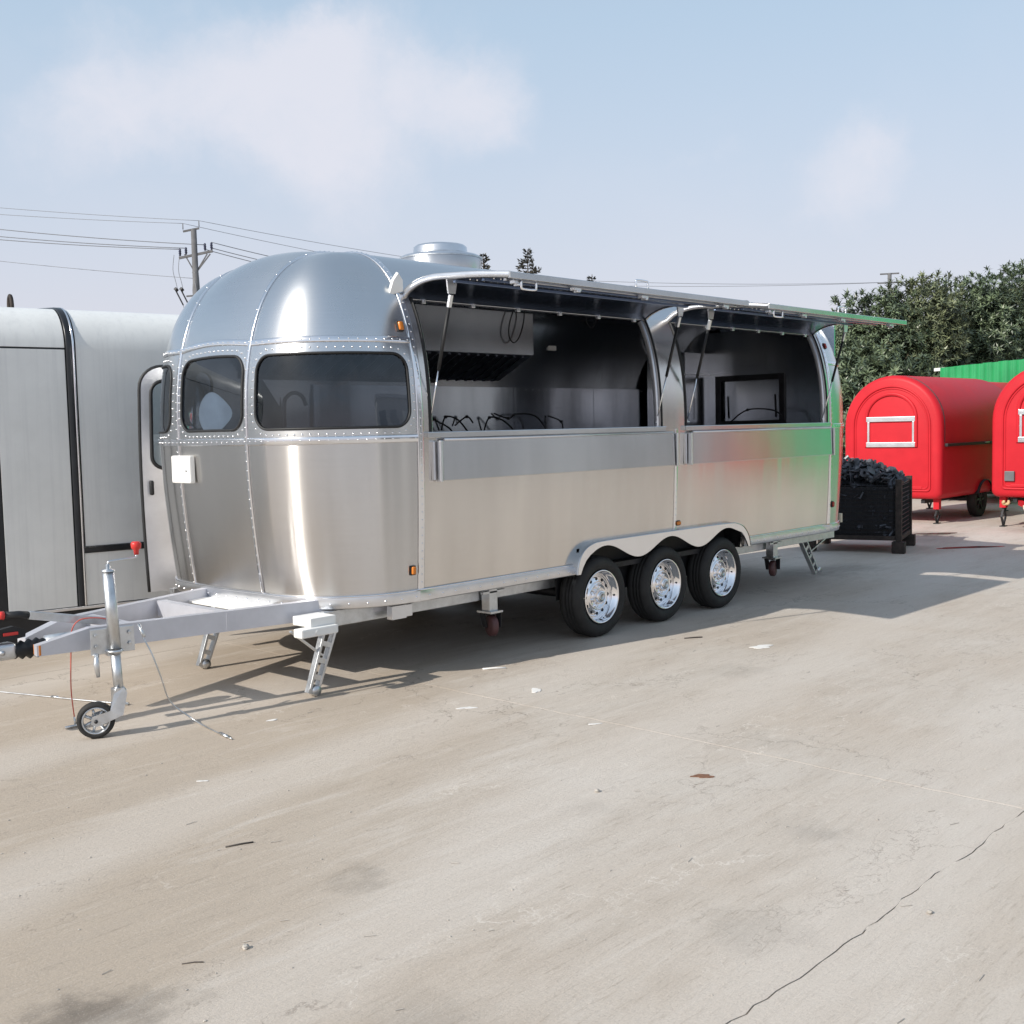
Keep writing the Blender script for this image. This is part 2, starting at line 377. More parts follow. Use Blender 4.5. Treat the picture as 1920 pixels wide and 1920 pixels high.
def solid(o, th, off=-1, inner=None):
    md = o.modifiers.new('thickness', 'SOLIDIFY'); md.thickness = th; md.offset = off
    if inner: o.data.materials.append(M[inner]); md.material_offset = 1
    es = o.modifiers.new('sharp_rims', 'EDGE_SPLIT'); es.split_angle = math.radians(45); return o
def ribbon(bm, P, Nn, w, t, closed=False):
    P = [Vector(q) for q in P]; Nn = [Vector(q).normalized() for q in Nn]; n = len(P); rings = []
    for i in range(n):
        if closed: T = P[(i+1) % n]-P[i-1]
        else: T = P[min(i+1, n-1)]-P[max(i-1, 0)]
        L = T.cross(Nn[i]).normalized()
        rings.append([bm.verts.new(P[i]+L*(w/2)*sx+Nn[i]*h) for sx, h in ((-1, -t), (-1, t*.5), (-.8, t), (.8, t), (1, t*.5), (1, -t))])
    for i in range(n if closed else n-1):
        a, b_ = rings[i], rings[(i+1) % n]
        for k in range(5): bm.faces.new((a[k], a[k+1], b_[k+1], b_[k]))
    bmesh.ops.recalc_face_normals(bm, faces=bm.faces)
def along(P, Nn, step, closed=False):
    """evenly spaced points on a polyline with their normals and tangents"""
    P = [Vector(q) for q in P]; out = []; acc = step*.5
    if closed: P = P+[P[0]]; Nn = list(Nn)+[Nn[0]]
    for i in range(len(P)-1):
        d = P[i+1]-P[i]; L = d.length
        while acc < L:
            f_ = acc/L; out.append((P[i]+d*f_, Vector(Nn[i]).lerp(Vector(Nn[i+1]), f_).normalized(), d.normalized())); acc += step
        acc -= L
    return out
def rivet(bm, p_, n, r=.0075, h=.005):
    x, y = frame(n); p_ = Vector(p_); n = Vector(n).normalized()
    a = [bm.verts.new(p_+(x*math.cos(k*PI/3)+y*math.sin(k*PI/3))*r-n*.002) for k in range(6)]
    b_ = [bm.verts.new(p_+(x*math.cos(k*PI/3)+y*math.sin(k*PI/3))*r*.65+n*h*.75) for k in range(6)]
    for k in range(6): bm.faces.new((a[k], a[(k+1) % 6], b_[(k+1) % 6], b_[k]))
    t_ = bm.verts.new(p_+n*h)
    for k in range(6): bm.faces.new((b_[k], b_[(k+1) % 6], t_))
def stuff(o): o['kind'] = 'stuff'; return o

# ------------------------------------------------------------------ ground: concrete slabs with joints
bm = B(); vs_ = [bm.verts.new(q) for q in ((-900, -900, -.03), (900, -900, -.03), (900, 900, -.03), (-900, 900, -.03))]; bm.faces.new(vs_)
ground = obj('ground', bm, 'soil', smooth=False); ground['kind'] = 'structure'
XL = [-25.4, -19.4, -13.4, -7.36, -1.34, 4.68, 10.70, 16.72, 22.74, 28.76, 34.8, 40.8, 46.8, 52.8]
YL = [-28.6, -22.5, -16.5, -10.45, -4.43, 1.58, 7.60, 13.62, 19.64, 25.66, 31.7, 37.7, 43.7, 49.7, 55.7]
def jag(a, b_, n, amp, rnd):
    return [0 if i in (0, n) else (rnd.random()-.5)*2*amp for i in range(n+1)]
edge_noise = {}
def edge(key, n, amp):
    key = key+(n,)
    if key not in edge_noise:
        r_ = random.Random(str(key)); a = 0; L = []
        for i in range(n+1):
            a = a*.75+(r_.random()-.5)*amp; L.append(0 if i in (0, n) else a+(r_.random()-.5)*amp*.6)
        edge_noise[key] = L
    return edge_noise[key]
G = .0026
for i in range(len(XL)-1):
    for j in range(len(YL)-1):
        x0, x1, y0, y1 = XL[i], XL[i+1], YL[j], YL[j+1]
        near = (-2 < (x0+x1)/2 < 14) and (-3 < (y0+y1)/2 < 12)
        n = 110 if near else 1
        eb, et, el, er = edge(('h', i, j), n, .014), edge(('h', i, j+1), n, .014), edge(('v', i, j), n, .010), edge(('v', i+1, j), n, .010)
        P = []
        for k in range(n): P.append((x0+G+(x1-x0-2*G)*k/n, y0+G+eb[k], 0))
        for k in range(n): P.append((x1-G+er[k], y0+G+(y1-y0-2*G)*k/n, 0))
        for k in range(n): P.append((x1-G-(x1-x0-2*G)*k/n, y1-G+et[n-k], 0))
        for k in range(n): P.append((x0+G+el[n-k], y1-G-(y1-y0-2*G)*k/n, 0))
        bm = B(); prism(bm, [Vector(q) for q in P], (0, 0, -.035)); o = obj('slab', bm, 'concrete', ground, smooth=False)
def filler(ax, c0, a, b_, lo, hi, m, seed, step=.03, wd=.03):
    r_ = random.Random(seed); bm = B(); rows = []; z = (lo+hi)/2; n = int((b_-a)/step)
    for q in range(n+1):
        z = z*.8+.2*(lo+hi)/2+(r_.random()-.5)*(hi-lo)*.8; z = min(max(z, lo), hi); t_ = a+(b_-a)*q/n
        rows.append([bm.verts.new((c0+s_, t_, z+(r_.random()-.5)*.001) if ax == 'y' else (t_, c0+s_, z+(r_.random()-.5)*.001)) for s_ in (-wd, -wd/3, wd/3, wd)])
    for a_, b2 in zip(rows, rows[1:]):
        for k in range(3): bm.faces.new((a_[k], a_[k+1], b2[k+1], b2[k]))
    obj('joint_filler', bm, m, ground, False)
filler('y', 4.68, -4.4, 13.6, -.010, -.0004, 'mortar', 1, .03, .009)
filler('x', 1.58, -1.3, 16.7, -.014, -.0008, 'mortar', 2, .03, .006)
def blotch(cx, cy, rx, ry, rot, seed, z=.003, h=.003, n=40, rough=.3):
    r_ = random.Random(seed); ph = [r_.random()*6.28 for _ in range(4)]; bm = B(); P = []
    for k in range(n):
        a = 2*PI*k/n; q = 1+rough*(.5*math.sin(2*a+ph[0])+.35*math.sin(3*a+ph[1])+.25*math.sin(5*a+ph[2])+.15*math.sin(9*a+ph[3]))
        x, y = rx*q*math.cos(a), ry*q*math.sin(a)
        P.append(Vector((cx+x*math.cos(rot)-y*math.sin(rot), cy+x*math.sin(rot)+y*math.cos(rot), z)))
    prism(bm, P, (0, 0, h)); return bm
pud = obj('puddle', blotch(13.95, 5.42, .36, .10, -.72, 3, .002, .002), 'damp', smooth=False); pud['kind'] = 'structure'
pud = obj('puddle', blotch(15.4, 6.45, .26, .12, -.75, 8, .002, .002), 'damp', smooth=False); pud['kind'] = 'structure'

# ------------------------------------------------------------------ the silver food trailer
NP, NV = 2.3, 2.5
XF, XR, YN, YF = 4.76, 10.20, 6.06, 6.88
Z0, ZW = .508, 1.57
def se(x, n): return math.copysign(abs(x)**(2/n), x)
def dims(z):
    e = min(max((z-Z0)/(ZW-Z0), 0), 1); e = math.sin(e*PI/2); return .69+.09*e, .70+.04*e
def Q(k, v, off=0, rear=False):
    if v <= 0: z = ZW+v*(ZW-Z0); s = 1; zs = 0
    else:
        th = v*PI/2; s = se(math.cos(th), NV); zs = se(math.sin(th), NV); z = ZW+(1.22+off)*zs
    a, b_ = dims(z); a += off; b_ += off
    if k <= 1: ph = (1-k)*PI/2; c_, d = se(math.cos(ph), NP), se(math.sin(ph), NP); x = a*s*c_; y = YN-b_*s*d
    elif k <= 2: x = a*s; y = YN+(YF-YN)*(k-1)
    else: ph = (k-2)*PI/2; c_, d = se(math.cos(ph), NP), se(math.sin(ph), NP); x = a*s*c_; y = YF+b_*s*d
    t_ = min(max((y-YN)/(YF-YN), 0), 1); bow = 4*t_*(1-t_)
    z += .05*bow*zs; x += .02*bow*s*(1 if 1 < k < 2 else 0)
    if rear: x *= .94
    return Vector((XR+x if rear else XF-x, y, z))
def vz(z):
    if z <= ZW: return (z-ZW)/(ZW-Z0)
    q = ((z-ZW)/1.22)**(NV/2); return math.asin(min(q, 1))/(PI/2)
def QN(k, v, rear=False):
    e = 1e-3; v = min(v, .985); k = min(max(k, .012), 2.988)
    a = Q(k+e, v, 0, rear)-Q(k-e, v, 0, rear); b_ = Q(k, v+e, 0, rear)-Q(k, v-e, 0, rear)
    n = a.cross(b_)
    c_ = Vector(((XF if not rear else XR), 6.47, 1.2)); 
    if n.dot(Q(k, v, 0, rear)-c_) < 0: n = -n
    return n.normalized()
CEN = (7.5, 6.47, 1.3)
T = thing('food_trailer', 'long rounded brushed steel food trailer with two raised serving hatches and three wheels a side', 'food trailer', (7.48, 6.47, 0))
def tp(name, bm, m, parent=None, smooth=True): return obj(name, bm, m, parent or T, smooth, True)
VS_UP, VW0, VW1 = vz(2.18), vz(1.555), vz(2.18)
# arc-length table of the plan outline so windows keep their true shape
KT = lin(0, 3, 600); ST = [0]
for i in range(600): ST.append(ST[-1]+(Q(KT[i+1], vz(1.85))-Q(KT[i], vz(1.85))).length)
def k_of(s):
    lo, hi = 0, 600
    while hi-lo > 1:
        m_ = (lo+hi)//2
        if ST[m_] <= s: lo = m_
        else: hi = m_
    return KT[lo]+(KT[hi]-KT[lo])*(s-ST[lo])/max(1e-9, ST[hi]-ST[lo])
def s_of(k): i = min(int(k*200), 599); return ST[i]+(ST[i+1]-ST[i])*(k*200-i)
def rrect(s0, s1, z0, z1, r, n=8):
    P = []
    for cx, cz, a0 in ((s1-r, z1-r, 0), (s0+r, z1-r, PI/2), (s0+r, z0+r, PI), (s1-r, z0+r, 1.5*PI)):
        for q in range(n+1): a = a0+PI/2*q/n; P.append((cx+r*math.cos(a), cz+r*math.sin(a)))
    # fill the straight runs
    out = []
    for i in range(len(P)):
        a, b_ = P[i], P[(i+1) % len(P)]; d = math.hypot(b_[0]-a[0], b_[1]-a[1]); m_ = max(1, int(d/.05))
        for q in range(m_): out.append((a[0]+(b_[0]-a[0])*q/m_, a[1]+(b_[1]-a[1])*q/m_))
    return out
def SZ(s, z, off, rear=False): return Q(k_of(s), vz(z), off, rear)
def SZN(s, z): return QN(k_of(s), vz(z))
def window_band(k0, k1, zr, win, parent_name):
    """riveted steel panel of the window band with a rounded window let in"""
    sa, sb = s_of(k0), s_of(k1); za, zb = zr; s0, s1, z0, z1 = win
    loop = rrect(s0, s1, z0, z1, .105); cs, cz = (s0+s1)/2, (z0+z1)/2; n = len(loop)
    outer = []
    for (s, z) in loop:
        ds, dz = s-cs, z-cz
        f_ = min((sb-cs)/ds if ds > 1e-6 else 1e9, (sa-cs)/ds if ds < -1e-6 else 1e9, (zb-cz)/dz if dz > 1e-6 else 1e9, (za-cz)/dz if dz < -1e-6 else 1e9)
        outer.append((cs+ds*f_, cz+dz*f_))
    for cs_, cz_ in ((sa, za), (sa, zb), (sb, za), (sb, zb)):   # snap to corners
        i = min(range(n), key=lambda q: (outer[q][0]-cs_)**2+(outer[q][1]-cz_)**2); outer[i] = (cs_, cz_)
    bm = B(); R_ = []
    for q in range(5):
        f_ = q/4; R_.append([bm.verts.new(SZ(a[0]+(b_[0]-a[0])*f_, a[1]+(b_[1]-a[1])*f_, 0)) for a, b_ in zip(loop, outer)])
    fs = []
    for q in range(4):
        for i in range(n): fs.append(bm.faces.new((R_[q][i], R_[q][(i+1) % n], R_[q+1][(i+1) % n], R_[q+1][i])))
    bm.normal_update()
    if sum(fc.normal.dot(fc.calc_center_median()-Vector((5.3, 6.47, 1.8))) for fc in fs) < 0: bmesh.ops.reverse_faces(bm, faces=fs)
    solid(tp(parent_name, bm, 'steel_dome'), .02, -1, 'steel_in')
    bm = B(); G_ = []
    for q in range(7):
        f_ = q/6; G_.append([bm.verts.new(SZ(cs+(a[0]-cs)*f_, cz+(a[1]-cz)*f_, -.004)) for a in loop] if q else None)
    c_ = bm.verts.new(SZ(cs, cz, -.004))
    for i in range(n): bm.faces.new((c_, G_[1][(i+1) % n], G_[1][i]))
    for q in range(1, 6):
        for i in range(n): bm.faces.new((G_[q][i], G_[q][(i+1) % n], G_[q+1][(i+1) % n], G_[q+1][i]))
    bm.normal_update()
    if sum(fc.normal.dot(fc.calc_center_median()-Vector((5.3, 6.47, 1.8))) for fc in bm.faces) < 0: bmesh.ops.reverse_faces(bm, faces=bm.faces)
    w = tp('window', bm, 'glass')
    bm = B(); lp = [SZ(s, z, .002) for s, z in loop]
    tube(bm, lp, .009, 6, True); tp('gasket', bm, 'black', w)
    bm = B(); ol = rrect(s0-.036, s1+.036, z0-.036, z1+.036, .13)
    pp = [SZ(min(max(s, sa+.005), sb-.005), z, .001) for s, z in ol]; nn = [SZN(s, z) for s, z in ol]
    for p_, n_, _ in along(pp, nn, .052, True): rivet(bm, p_, n_)
    stuff(tp('rivets', bm, 'rivet', w))
    return w
wn = window_band(0, 1, (1.575, 2.18), (s_of(.035), s_of(.935), 1.628, 2.085), 'corner_panel')
wf = window_band(1, 2, (1.575, 2.18), (s_of(1.045), s_of(1.045)+.72, 1.628, 2.085), 'front_panel')
wq = window_band(2, 3, (1.575, 2.18), (s_of(2.065), s_of(2.965), 1.628, 2.085), 'corner_panel')
# plain shell panels
def shell(name, k0, k1, v0, v1, rear=False, nk=20, nv=16):
    bm = B(); grid(bm, lambda k, v: Q(k, v, 0, rear), lin(k0, k1, nk), lin(v0, v1, nv), out=((XR if rear else XF), 6.47, 1.3))
    bmesh.ops.remove_doubles(bm, verts=bm.verts, dist=1e-5)
    return solid(tp(name, bm, 'steel_dome' if v0 > -.5 else 'steel'), .02, -1, 'steel_in')
for rear in (False, True):
    e_ = 'rear_panel' if rear else 'front_panel'
    shell('corner_panel', 0, 1, VS_UP, 1, rear, 26, 22); shell(e_, 1, 2, VS_UP, 1, rear, 10, 22); shell('corner_panel', 2, 3, VS_UP, 1, rear, 26, 22)
    shell('corner_panel', 0, 1, -1, VW0, rear, 30, 8); shell(e_, 1, 2, -1, VW0, rear, 10, 8); shell('corner_panel', 2, 3, -1, VW0, rear, 30, 8)
    if rear:
        shell('corner_panel', 0, 1, VW0, VS_UP, rear, 26, 8); shell('rear_panel', 1, 2, VW0, VS_UP, rear, 8, 8); shell('corner_panel', 2, 3, VW0, VS_UP, rear, 26, 8)
# long sides and roof
def side(x, v, near=True, off=0): q = Q(0 if near else 3, v, off); return Vector((x, q.y, q.z))
ZT = 2.455; VT = vz(ZT)
XM = 7.56; O1 = (4.865, 7.365); O2 = (7.705, 10.10)
WX = (6.32, 8.58); VWH = vz(.70)
for xa, xb, xs in ((XF, XM, [XF, 5.1, 5.5, 5.9, 6.32, 6.7, 7.1, XM]), (XM, XR, [XM, 7.9, 8.3, 8.58, 9.0, 9.4, 9.8, XR])):
    bm = B(); grid(bm, lambda x, v: side(x, v), xs, [-1, VWH, -.6, -.4, -.2, 0], skip=lambda x, v: WX[0] < x < WX[1] and v < VWH, out=CEN)
    solid(tp('side_panel', bm, 'steel_side'), .02, -1, 'steel_in')
for xa, xb in ((XF, O1[0]), (O1[1], O2[0]), (O2[1], XR)):
    bm = B(); grid(bm, lambda x, v: side(x, v), [xa, (xa+xb)/2, xb], lin(0, VT, 20), out=CEN); solid(tp('pillar', bm, 'steel_side'), .022, -1, 'steel_in')
vv = [Q(0, v) for v in lin(VT, 1, 18)]
prof = [(q.y, q.z) for q in vv]
prof += [(y, 2.79+.05*4*((y-YN)/(YF-YN))*(1-(y-YN)/(YF-YN))) for y in lin(YN, YF, 10)[1:]]
prof += [(q.y, q.z) for q in [Q(3, v) for v in lin(1, 0, 26)][1:]]
bm = B(); grid(bm, lambda x, j: Vector((x, prof[int(j)][0], prof[int(j)][1])), lin(XF, XR, 12), list(range(len(prof))), out=CEN); solid(tp('roof_panel', bm, 'steel_dome'), .02, -1, 'steel_in')
DX = (4.90, 5.58)
bm = B(); grid(bm, lambda x, v: side(x, v, False), [XF, DX[0], DX[1], 6.6, 7.7, 9, XR], [-1, -.9, -.5, 0], skip=lambda x, v: DX[0] < x < DX[1] and v > -.9, out=CEN); solid(tp('side_panel', bm, 'steel_side'), .02, -1, 'steel_in')
bm = B(); box(bm, (4.72, 5.42, .50), (10.3, 7.55, .54)); box(bm, (4.3, 5.85, .50), (4.72, 7.1, .535)); tp('floor', bm, 'dark', smooth=False)
# seams: polished ribbons with rivets
def seam(P, Nn, w, step=.055, rows=2, t=.004):
    bm = B(); ribbon(bm, P, Nn, w, t); s_ = tp('seam_trim', bm, 'trim')
    bm = B()
    for p_, n_, d in along(P, Nn, step):
        L = d.cross(n_).normalized()
        for q in ((-.28, .28) if rows == 2 else (0,)): rivet(bm, p_+L*w*q+n_*t, n_, .0065, .005)
    stuff(tp('rivets', bm, 'rivet', s_)); return s_
for rear in (False, True):
    for zc, w in ((1.555, .046), (2.17, .038)):
        ks = lin(0, 3, 90); seam([Q(k, vz(zc), .004, rear) for k in ks], [QN(k, vz(zc), rear) for k in ks], w, .058, 1)
    for k in ((1, 2) if not rear else (1,)):
        for v0, v1, w, rows in ((-1, VW0-.01, .028, 1), (VW0, VS_UP, .030, 1), (VS_UP, 1, .026, 1)):
            vs2 = lin(v0, v1, 24); seam([Q(k, v, .005, rear) for v in vs2], [QN(k, v, rear) for v in vs2], w, .06 if v1 < .9 else .14, rows)
for x, w in ((XF+.015, .05), (XR-.015, .05)):
    vs2 = lin(-1, 1, 60); P = [side(x, v, True, .005) for v in vs2]; Nn = []
    for v in vs2:
        n_ = QN(.02, v); n_.x = 0; Nn.append(n_.normalized())
    P += [Vector((x, y, z+.005)) for y, z in prof[18:30]]; Nn += [Vector((0, 0, 1))]*12
    seam(P, Nn, w, .05, 1)
vs2 = lin(-1+(.74-Z0)/(ZW-Z0), 0, 20); seam([side(XM, v, True, .005) for v in vs2], [Vector((0, -1, 0))]*21, .034, .05, 1)
# bottom skirt all round
def ring(z, off):
    P, Nn = [], []
    for k in lin(0, 3, 80): P.append(Q(k, vz(z), off)); Nn.append(QN(k, vz(z)))
    return P, Nn
P, Nn = ring(.548, .006)
Pn = [side(x, vz(.548), True, .006) for x in lin(XR, 8.62, 8)]; Pm = [side(x, vz(.548), True, .006) for x in lin(6.28, XF, 8)]
Pr = [Q(k, vz(.548), .006, True) for k in lin(3, 0, 80)]; Nr = [QN(k, vz(.548), True) for k in lin(3, 0, 80)]
Pf = [side(x, vz(.548), False, .006) for x in lin(XF, XR, 8)]
for PP, NN in ((Pm+P+Pf+Pr+Pn, [Vector((0, -1, 0))]*9+Nn+[Vector((0, 1, 0))]*9+Nr+[Vector((0, -1, 0))]*9),):
    bm = B(); ribbon(bm, PP, NN, .082, .008); sk = tp('skirt_trim', bm, 'alu')
    bm = B(); ribbon(bm, [q+Vector((0, 0, .036))+n_*.006 for q, n_ in zip(PP, NN)], NN, .010, .006); tp('skirt_bead', bm, 'trim', sk)
    bm = B()
    for p_, n_, d in along([q-Vector((0, 0, .008)) for q in PP], NN, .115): rivet(bm, p_+n_*.008, n_, .008, .006)
    stuff(tp('rivets', bm, 'rivet', sk))
# hatch openings: jambs, gaskets, head rail, sill
for x, sgn in ((O1[0], 1), (O1[1], -1), (O2[0], 1), (O2[1], -1)):
    P = [side(x+sgn*.012, v, True, -.03) for v in lin(0, VT, 24)]; Nn = [QN(.02, v) for v in lin(0, VT, 24)]
    for n_ in Nn: n_.x = 0
    bm = B(); ribbon(bm, P, Nn, .045, .018); j_ = tp('jamb', bm, 'alu')
    bm = B(); ribbon(bm, [side(x, v, True, .004) for v in lin(0, VT, 24)], Nn, .012, .007); tp('gasket', bm, 'black', j_)
for xa, xb in (O1, O2):
    bm = B(); box(bm, (xa, 5.485, 2.445), (xb, 5.545, 2.492), .006); h_ = tp('head_rail', bm, 'alu', smooth=False)
    for q in range(6):
        x = xa+.12+(xb-xa-.24)*q/5; bm = B(); box(bm, (x-.018, 5.478, 2.425), (x+.018, 5.50, 2.458), .004); box(bm, (x-.006, 5.474, 2.44), (x+.006, 5.48, 2.452)); tp('hook', bm, 'alu', h_, False)
    bm = B(); box(bm, (xa-.04, 5.293, 1.552), (xb+.035, 5.42, 1.592), .006); tp('sill', bm, 'steel_flap', smooth=False)
# folded-down counters
for xa, xb in ((4.93, 7.49), (7.735, 10.135)):
    bm = B(); R = Matrix.Rotation(math.radians(-1.8), 3, 'X')
    box(bm, (xa, -.011, -.13), (xb, .011, .13), .004, R, ((xa+xb)/2, 5.293, 1.405)); c_ = tp('folding_counter', bm, 'steel_flap', smooth=False)
    for x in (xa-.035, xb+.012):
        bm = B(); box(bm, (x, 5.265, 1.27), (x+.022, 5.312, 1.535), .004); box(bm, (x-.03, 5.30, 1.28), (x-.012, 5.322, 1.53), .003); tp('bracket', bm, 'alu', c_, False)
    bm = B(); tube(bm, [(xa+.02, 5.285, 1.54), (xb-.02, 5.285, 1.54)], .009, 8); tp('hinge', bm, 'alu', c_)
# raised hatches (awnings)
HP = [(5.50, 2.474), (5.43, 2.520), (5.317, 2.556), (5.19, 2.568), (5.025, 2.560), (4.79, 2.543), (4.536, 2.514)]
def spl(P, n=6):
    out = []
    for i in range(len(P)-1):
        p0, p1, p2, p3 = P[max(i-1, 0)], P[i], P[i+1], P[min(i+2, len(P)-1)]
        for q in range(n):
            t_ = q/n; out.append(tuple(.5*((2*p1[c])+(-p0[c]+p2[c])*t_+(2*p0[c]-5*p1[c]+4*p2[c]-p3[c])*t_*t_+(-p0[c]+3*p1[c]-3*p2[c]+p3[c])*t_**3) for c in range(len(p1))))
    out.append(tuple(P[-1])); return out
hp = spl(HP)
def nrm2(i):
    a, b_ = hp[max(i-1, 0)], hp[min(i+1, len(hp)-1)]; d = Vector((0, b_[0]-a[0], b_[1]-a[1])).normalized()
    n_ = Vector((0, -d.z, d.y)); return n_ if n_.z > 0 else -n_
for xa, xb in ((4.80, 7.40), (7.685, 10.13)):
    bm = B(); grid(bm, lambda x, i: Vector((x, *hp[int(i)])), [xa, (xa+xb)/2, xb], list(range(len(hp))), out=(xa, 5.3, 0)); hatch = solid(tp('hatch', bm, 'steel'), .006)
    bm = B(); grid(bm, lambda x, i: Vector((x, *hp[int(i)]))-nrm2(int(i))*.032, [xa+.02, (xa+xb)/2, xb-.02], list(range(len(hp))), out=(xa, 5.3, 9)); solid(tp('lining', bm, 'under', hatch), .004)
    for x in (xa+.012, xb-.012):
        bm = B(); ribbon(bm, [Vector((x, *q))-nrm2(i)*.018 for i, q in enumerate(hp)], [Vector((-1 if x < xa+.1 else 1, 0, 0))]*len(hp), .040, .012); tp('edge_frame', bm, 'alu', hatch)
    bm = B(); box(bm, (xa, 4.528, 2.473), (xb, 4.546, 2.513), .004); tp('edge_frame', bm, 'steel_flap', hatch, False)
    for y, z in ((4.62, 2.485), (4.80, 2.503), (5.05, 2.518)):
        bm = B(); box(bm, (xa+.05, y-.012, z-.014), (xb-.05, y+.012, z+.004), .003); tp('stiffener', bm, 'under' if y > 4.7 else 'alu', hatch, False)
    bm = B()
    for q in range(int((xb-xa)/.06)):
        for y, z in ((4.70, 2.492), (4.90, 2.508)): rivet(bm, (xa+.04+q*.06, y, z), (0, 0, -1), .006, .005)
    stuff(tp('rivets', bm, 'rivet', hatch))
    for q, f_ in enumerate((.07, .50)):
        x = xa+(xb-xa)*f_; z0 = 2.47 if q == 0 else 2.513; sg = -1 if q == 0 else 1
        bm = B(); tube(bm, spl([(x-.065, 4.55, z0), (x-.065, 4.55, z0+sg*.035), (x-.052, 4.55, z0+sg*.048), (x+.052, 4.55, z0+sg*.048), (x+.065, 4.55, z0+sg*.035), (x+.065, 4.55, z0)], 3), .0075, 8); tp('handle', bm, 'chrome', hatch)
    for f_ in (.04, .25, .52, .9):
        x = xa+(xb-xa)*f_; bm = B(); box(bm, (x-.035, 4.56, 2.45), (x+.035, 4.60, 2.475), .005); box(bm, (x-.012, 4.548, 2.438), (x+.012, 4.59, 2.452), .004); tp('latch', bm, 'alu', hatch, False)
    for x in (xa+.082, xb-.062):
        bm = B(); prism(bm, [Vector((x-.045, 5.10, 2.535)), Vector((x+.045, 5.10, 2.535)), Vector((x+.028, 5.105, 2.445)), Vector((x-.028, 5.105, 2.445))], (0, .012, 0)); tp('strut_bracket', bm, 'alu', hatch, False)
        a, b_ = Vector((x, 5.115, 2.44)), Vector((x, 5.352, 1.625)); d = b_-a
        bm = B(); tube(bm, [a+d*.09, a+d*.56], .0115, 10); st_ = tp('gas_strut', bm, 'black')
        bm = B(); tube(bm, [a+d*.55, b_], .0055, 8); tp('piston_rod', bm, 'chrome', st_)
        bm = B(); beam(bm, a, a+d*.095, .026, .022, .004); tp('end_fitting', bm, 'alu', st_, False); bm = B(); tube(bm, [b_-Vector((.012, 0, 0)), b_+Vector((.03, 0, 0))], .01, 8); tp('end_fitting', bm, 'alu', st_)
# corner lug at the top front of the first hatch
bm = B(); prism(bm, [Vector((4.70, 5.49, 2.46)), Vector((4.80, 5.47, 2.49)), Vector((4.79, 5.46, 2.56)), Vector((4.755, 5.46, 2.60)), Vector((4.72, 5.47, 2.55))], (0, .02, .01)); tp('hatch_stop', bm, 'whitepaint', smooth=False)
# wheel arch and fender
bm = B(); box(bm, (6.30, 5.538, .30), (8.60, 5.548, .74)); box(bm, (6.30, 5.35, .70), (8.60, 5.62, .72)); box(bm, (6.28, 5.36, .5), (6.30, 5.62, .72)); box(bm, (8.6, 5.36, .5), (8.62, 5.62, .72)); tp('wheel_well', bm, 'black', smooth=False)  # well box, its black back plate lowered to paint the shade between wheels
WC = [(6.60, .31), (7.43, .31), (8.27, .31)]
top = [(6.262, .515), (6.275, .585), (6.305, .645), (6.36, .695), (6.44, .725), (6.55, .737), (7.0, .740), (7.9, .740), (8.33, .737), (8.44, .725), (8.53, .695), (8.59, .645), (8.63, .585), (8.645, .515)]
low = []
def arc(cx, a0, a1, n=14, r=.375): return [(cx+r*.98*math.cos(math.radians(a0+(a1-a0)*i/n)), .31+r*math.sin(math.radians(a0+(a1-a0)*i/n))) for i in range(n+1)]
sc_x = lin(8.46, 6.41, 60)
low += [(8.61, .515), (8.58, .565), (8.54, .615), (8.50, .648)]+[(x, .643+.062*math.cos(2*PI*(x-6.6)/.835)) for x in sc_x if 6.46 < x < 8.42]+[(6.41, .648), (6.365, .615), (6.325, .565), (6.298, .515)]
poly = spl([(x, 0, z) for x, z in top], 3)+[(x, 0, z) for x, z in low]
poly = [Vector((x, 5.292, z)) for x, _, z in poly]
bm = B(); vs_ = [bm.verts.new(q) for q in poly]; es = [bm.edges.new((vs_[i], vs_[(i+1) % len(vs_)])) for i in range(len(vs_))]
bmesh.ops.triangle_fill(bm, edges=es, use_beauty=True); 
bm.normal_update(); 
if bm.faces and sum(f_.normal.y for f_ in bm.faces) > 0: bmesh.ops.reverse_faces(bm, faces=bm.faces)
fender = solid(tp('fender', bm, 'trim', smooth=False), .012)
bm = B(); tl = spl([(x, 5.333, z+.004) for x, z in top], 3); nn = []
for i in range(len(tl)):
    a, b_ = Vector(tl[max(i-1, 0)]), Vector(tl[min(i+1, len(tl)-1)]); d = b_-a; n_ = Vector((-d.z, 0, d.x)); nn.append(n_.normalized())
ribbon(bm, [Vector(q) for q in tl], nn, .088, .004); tp('fender_rim', bm, 'steel_flap', fender)
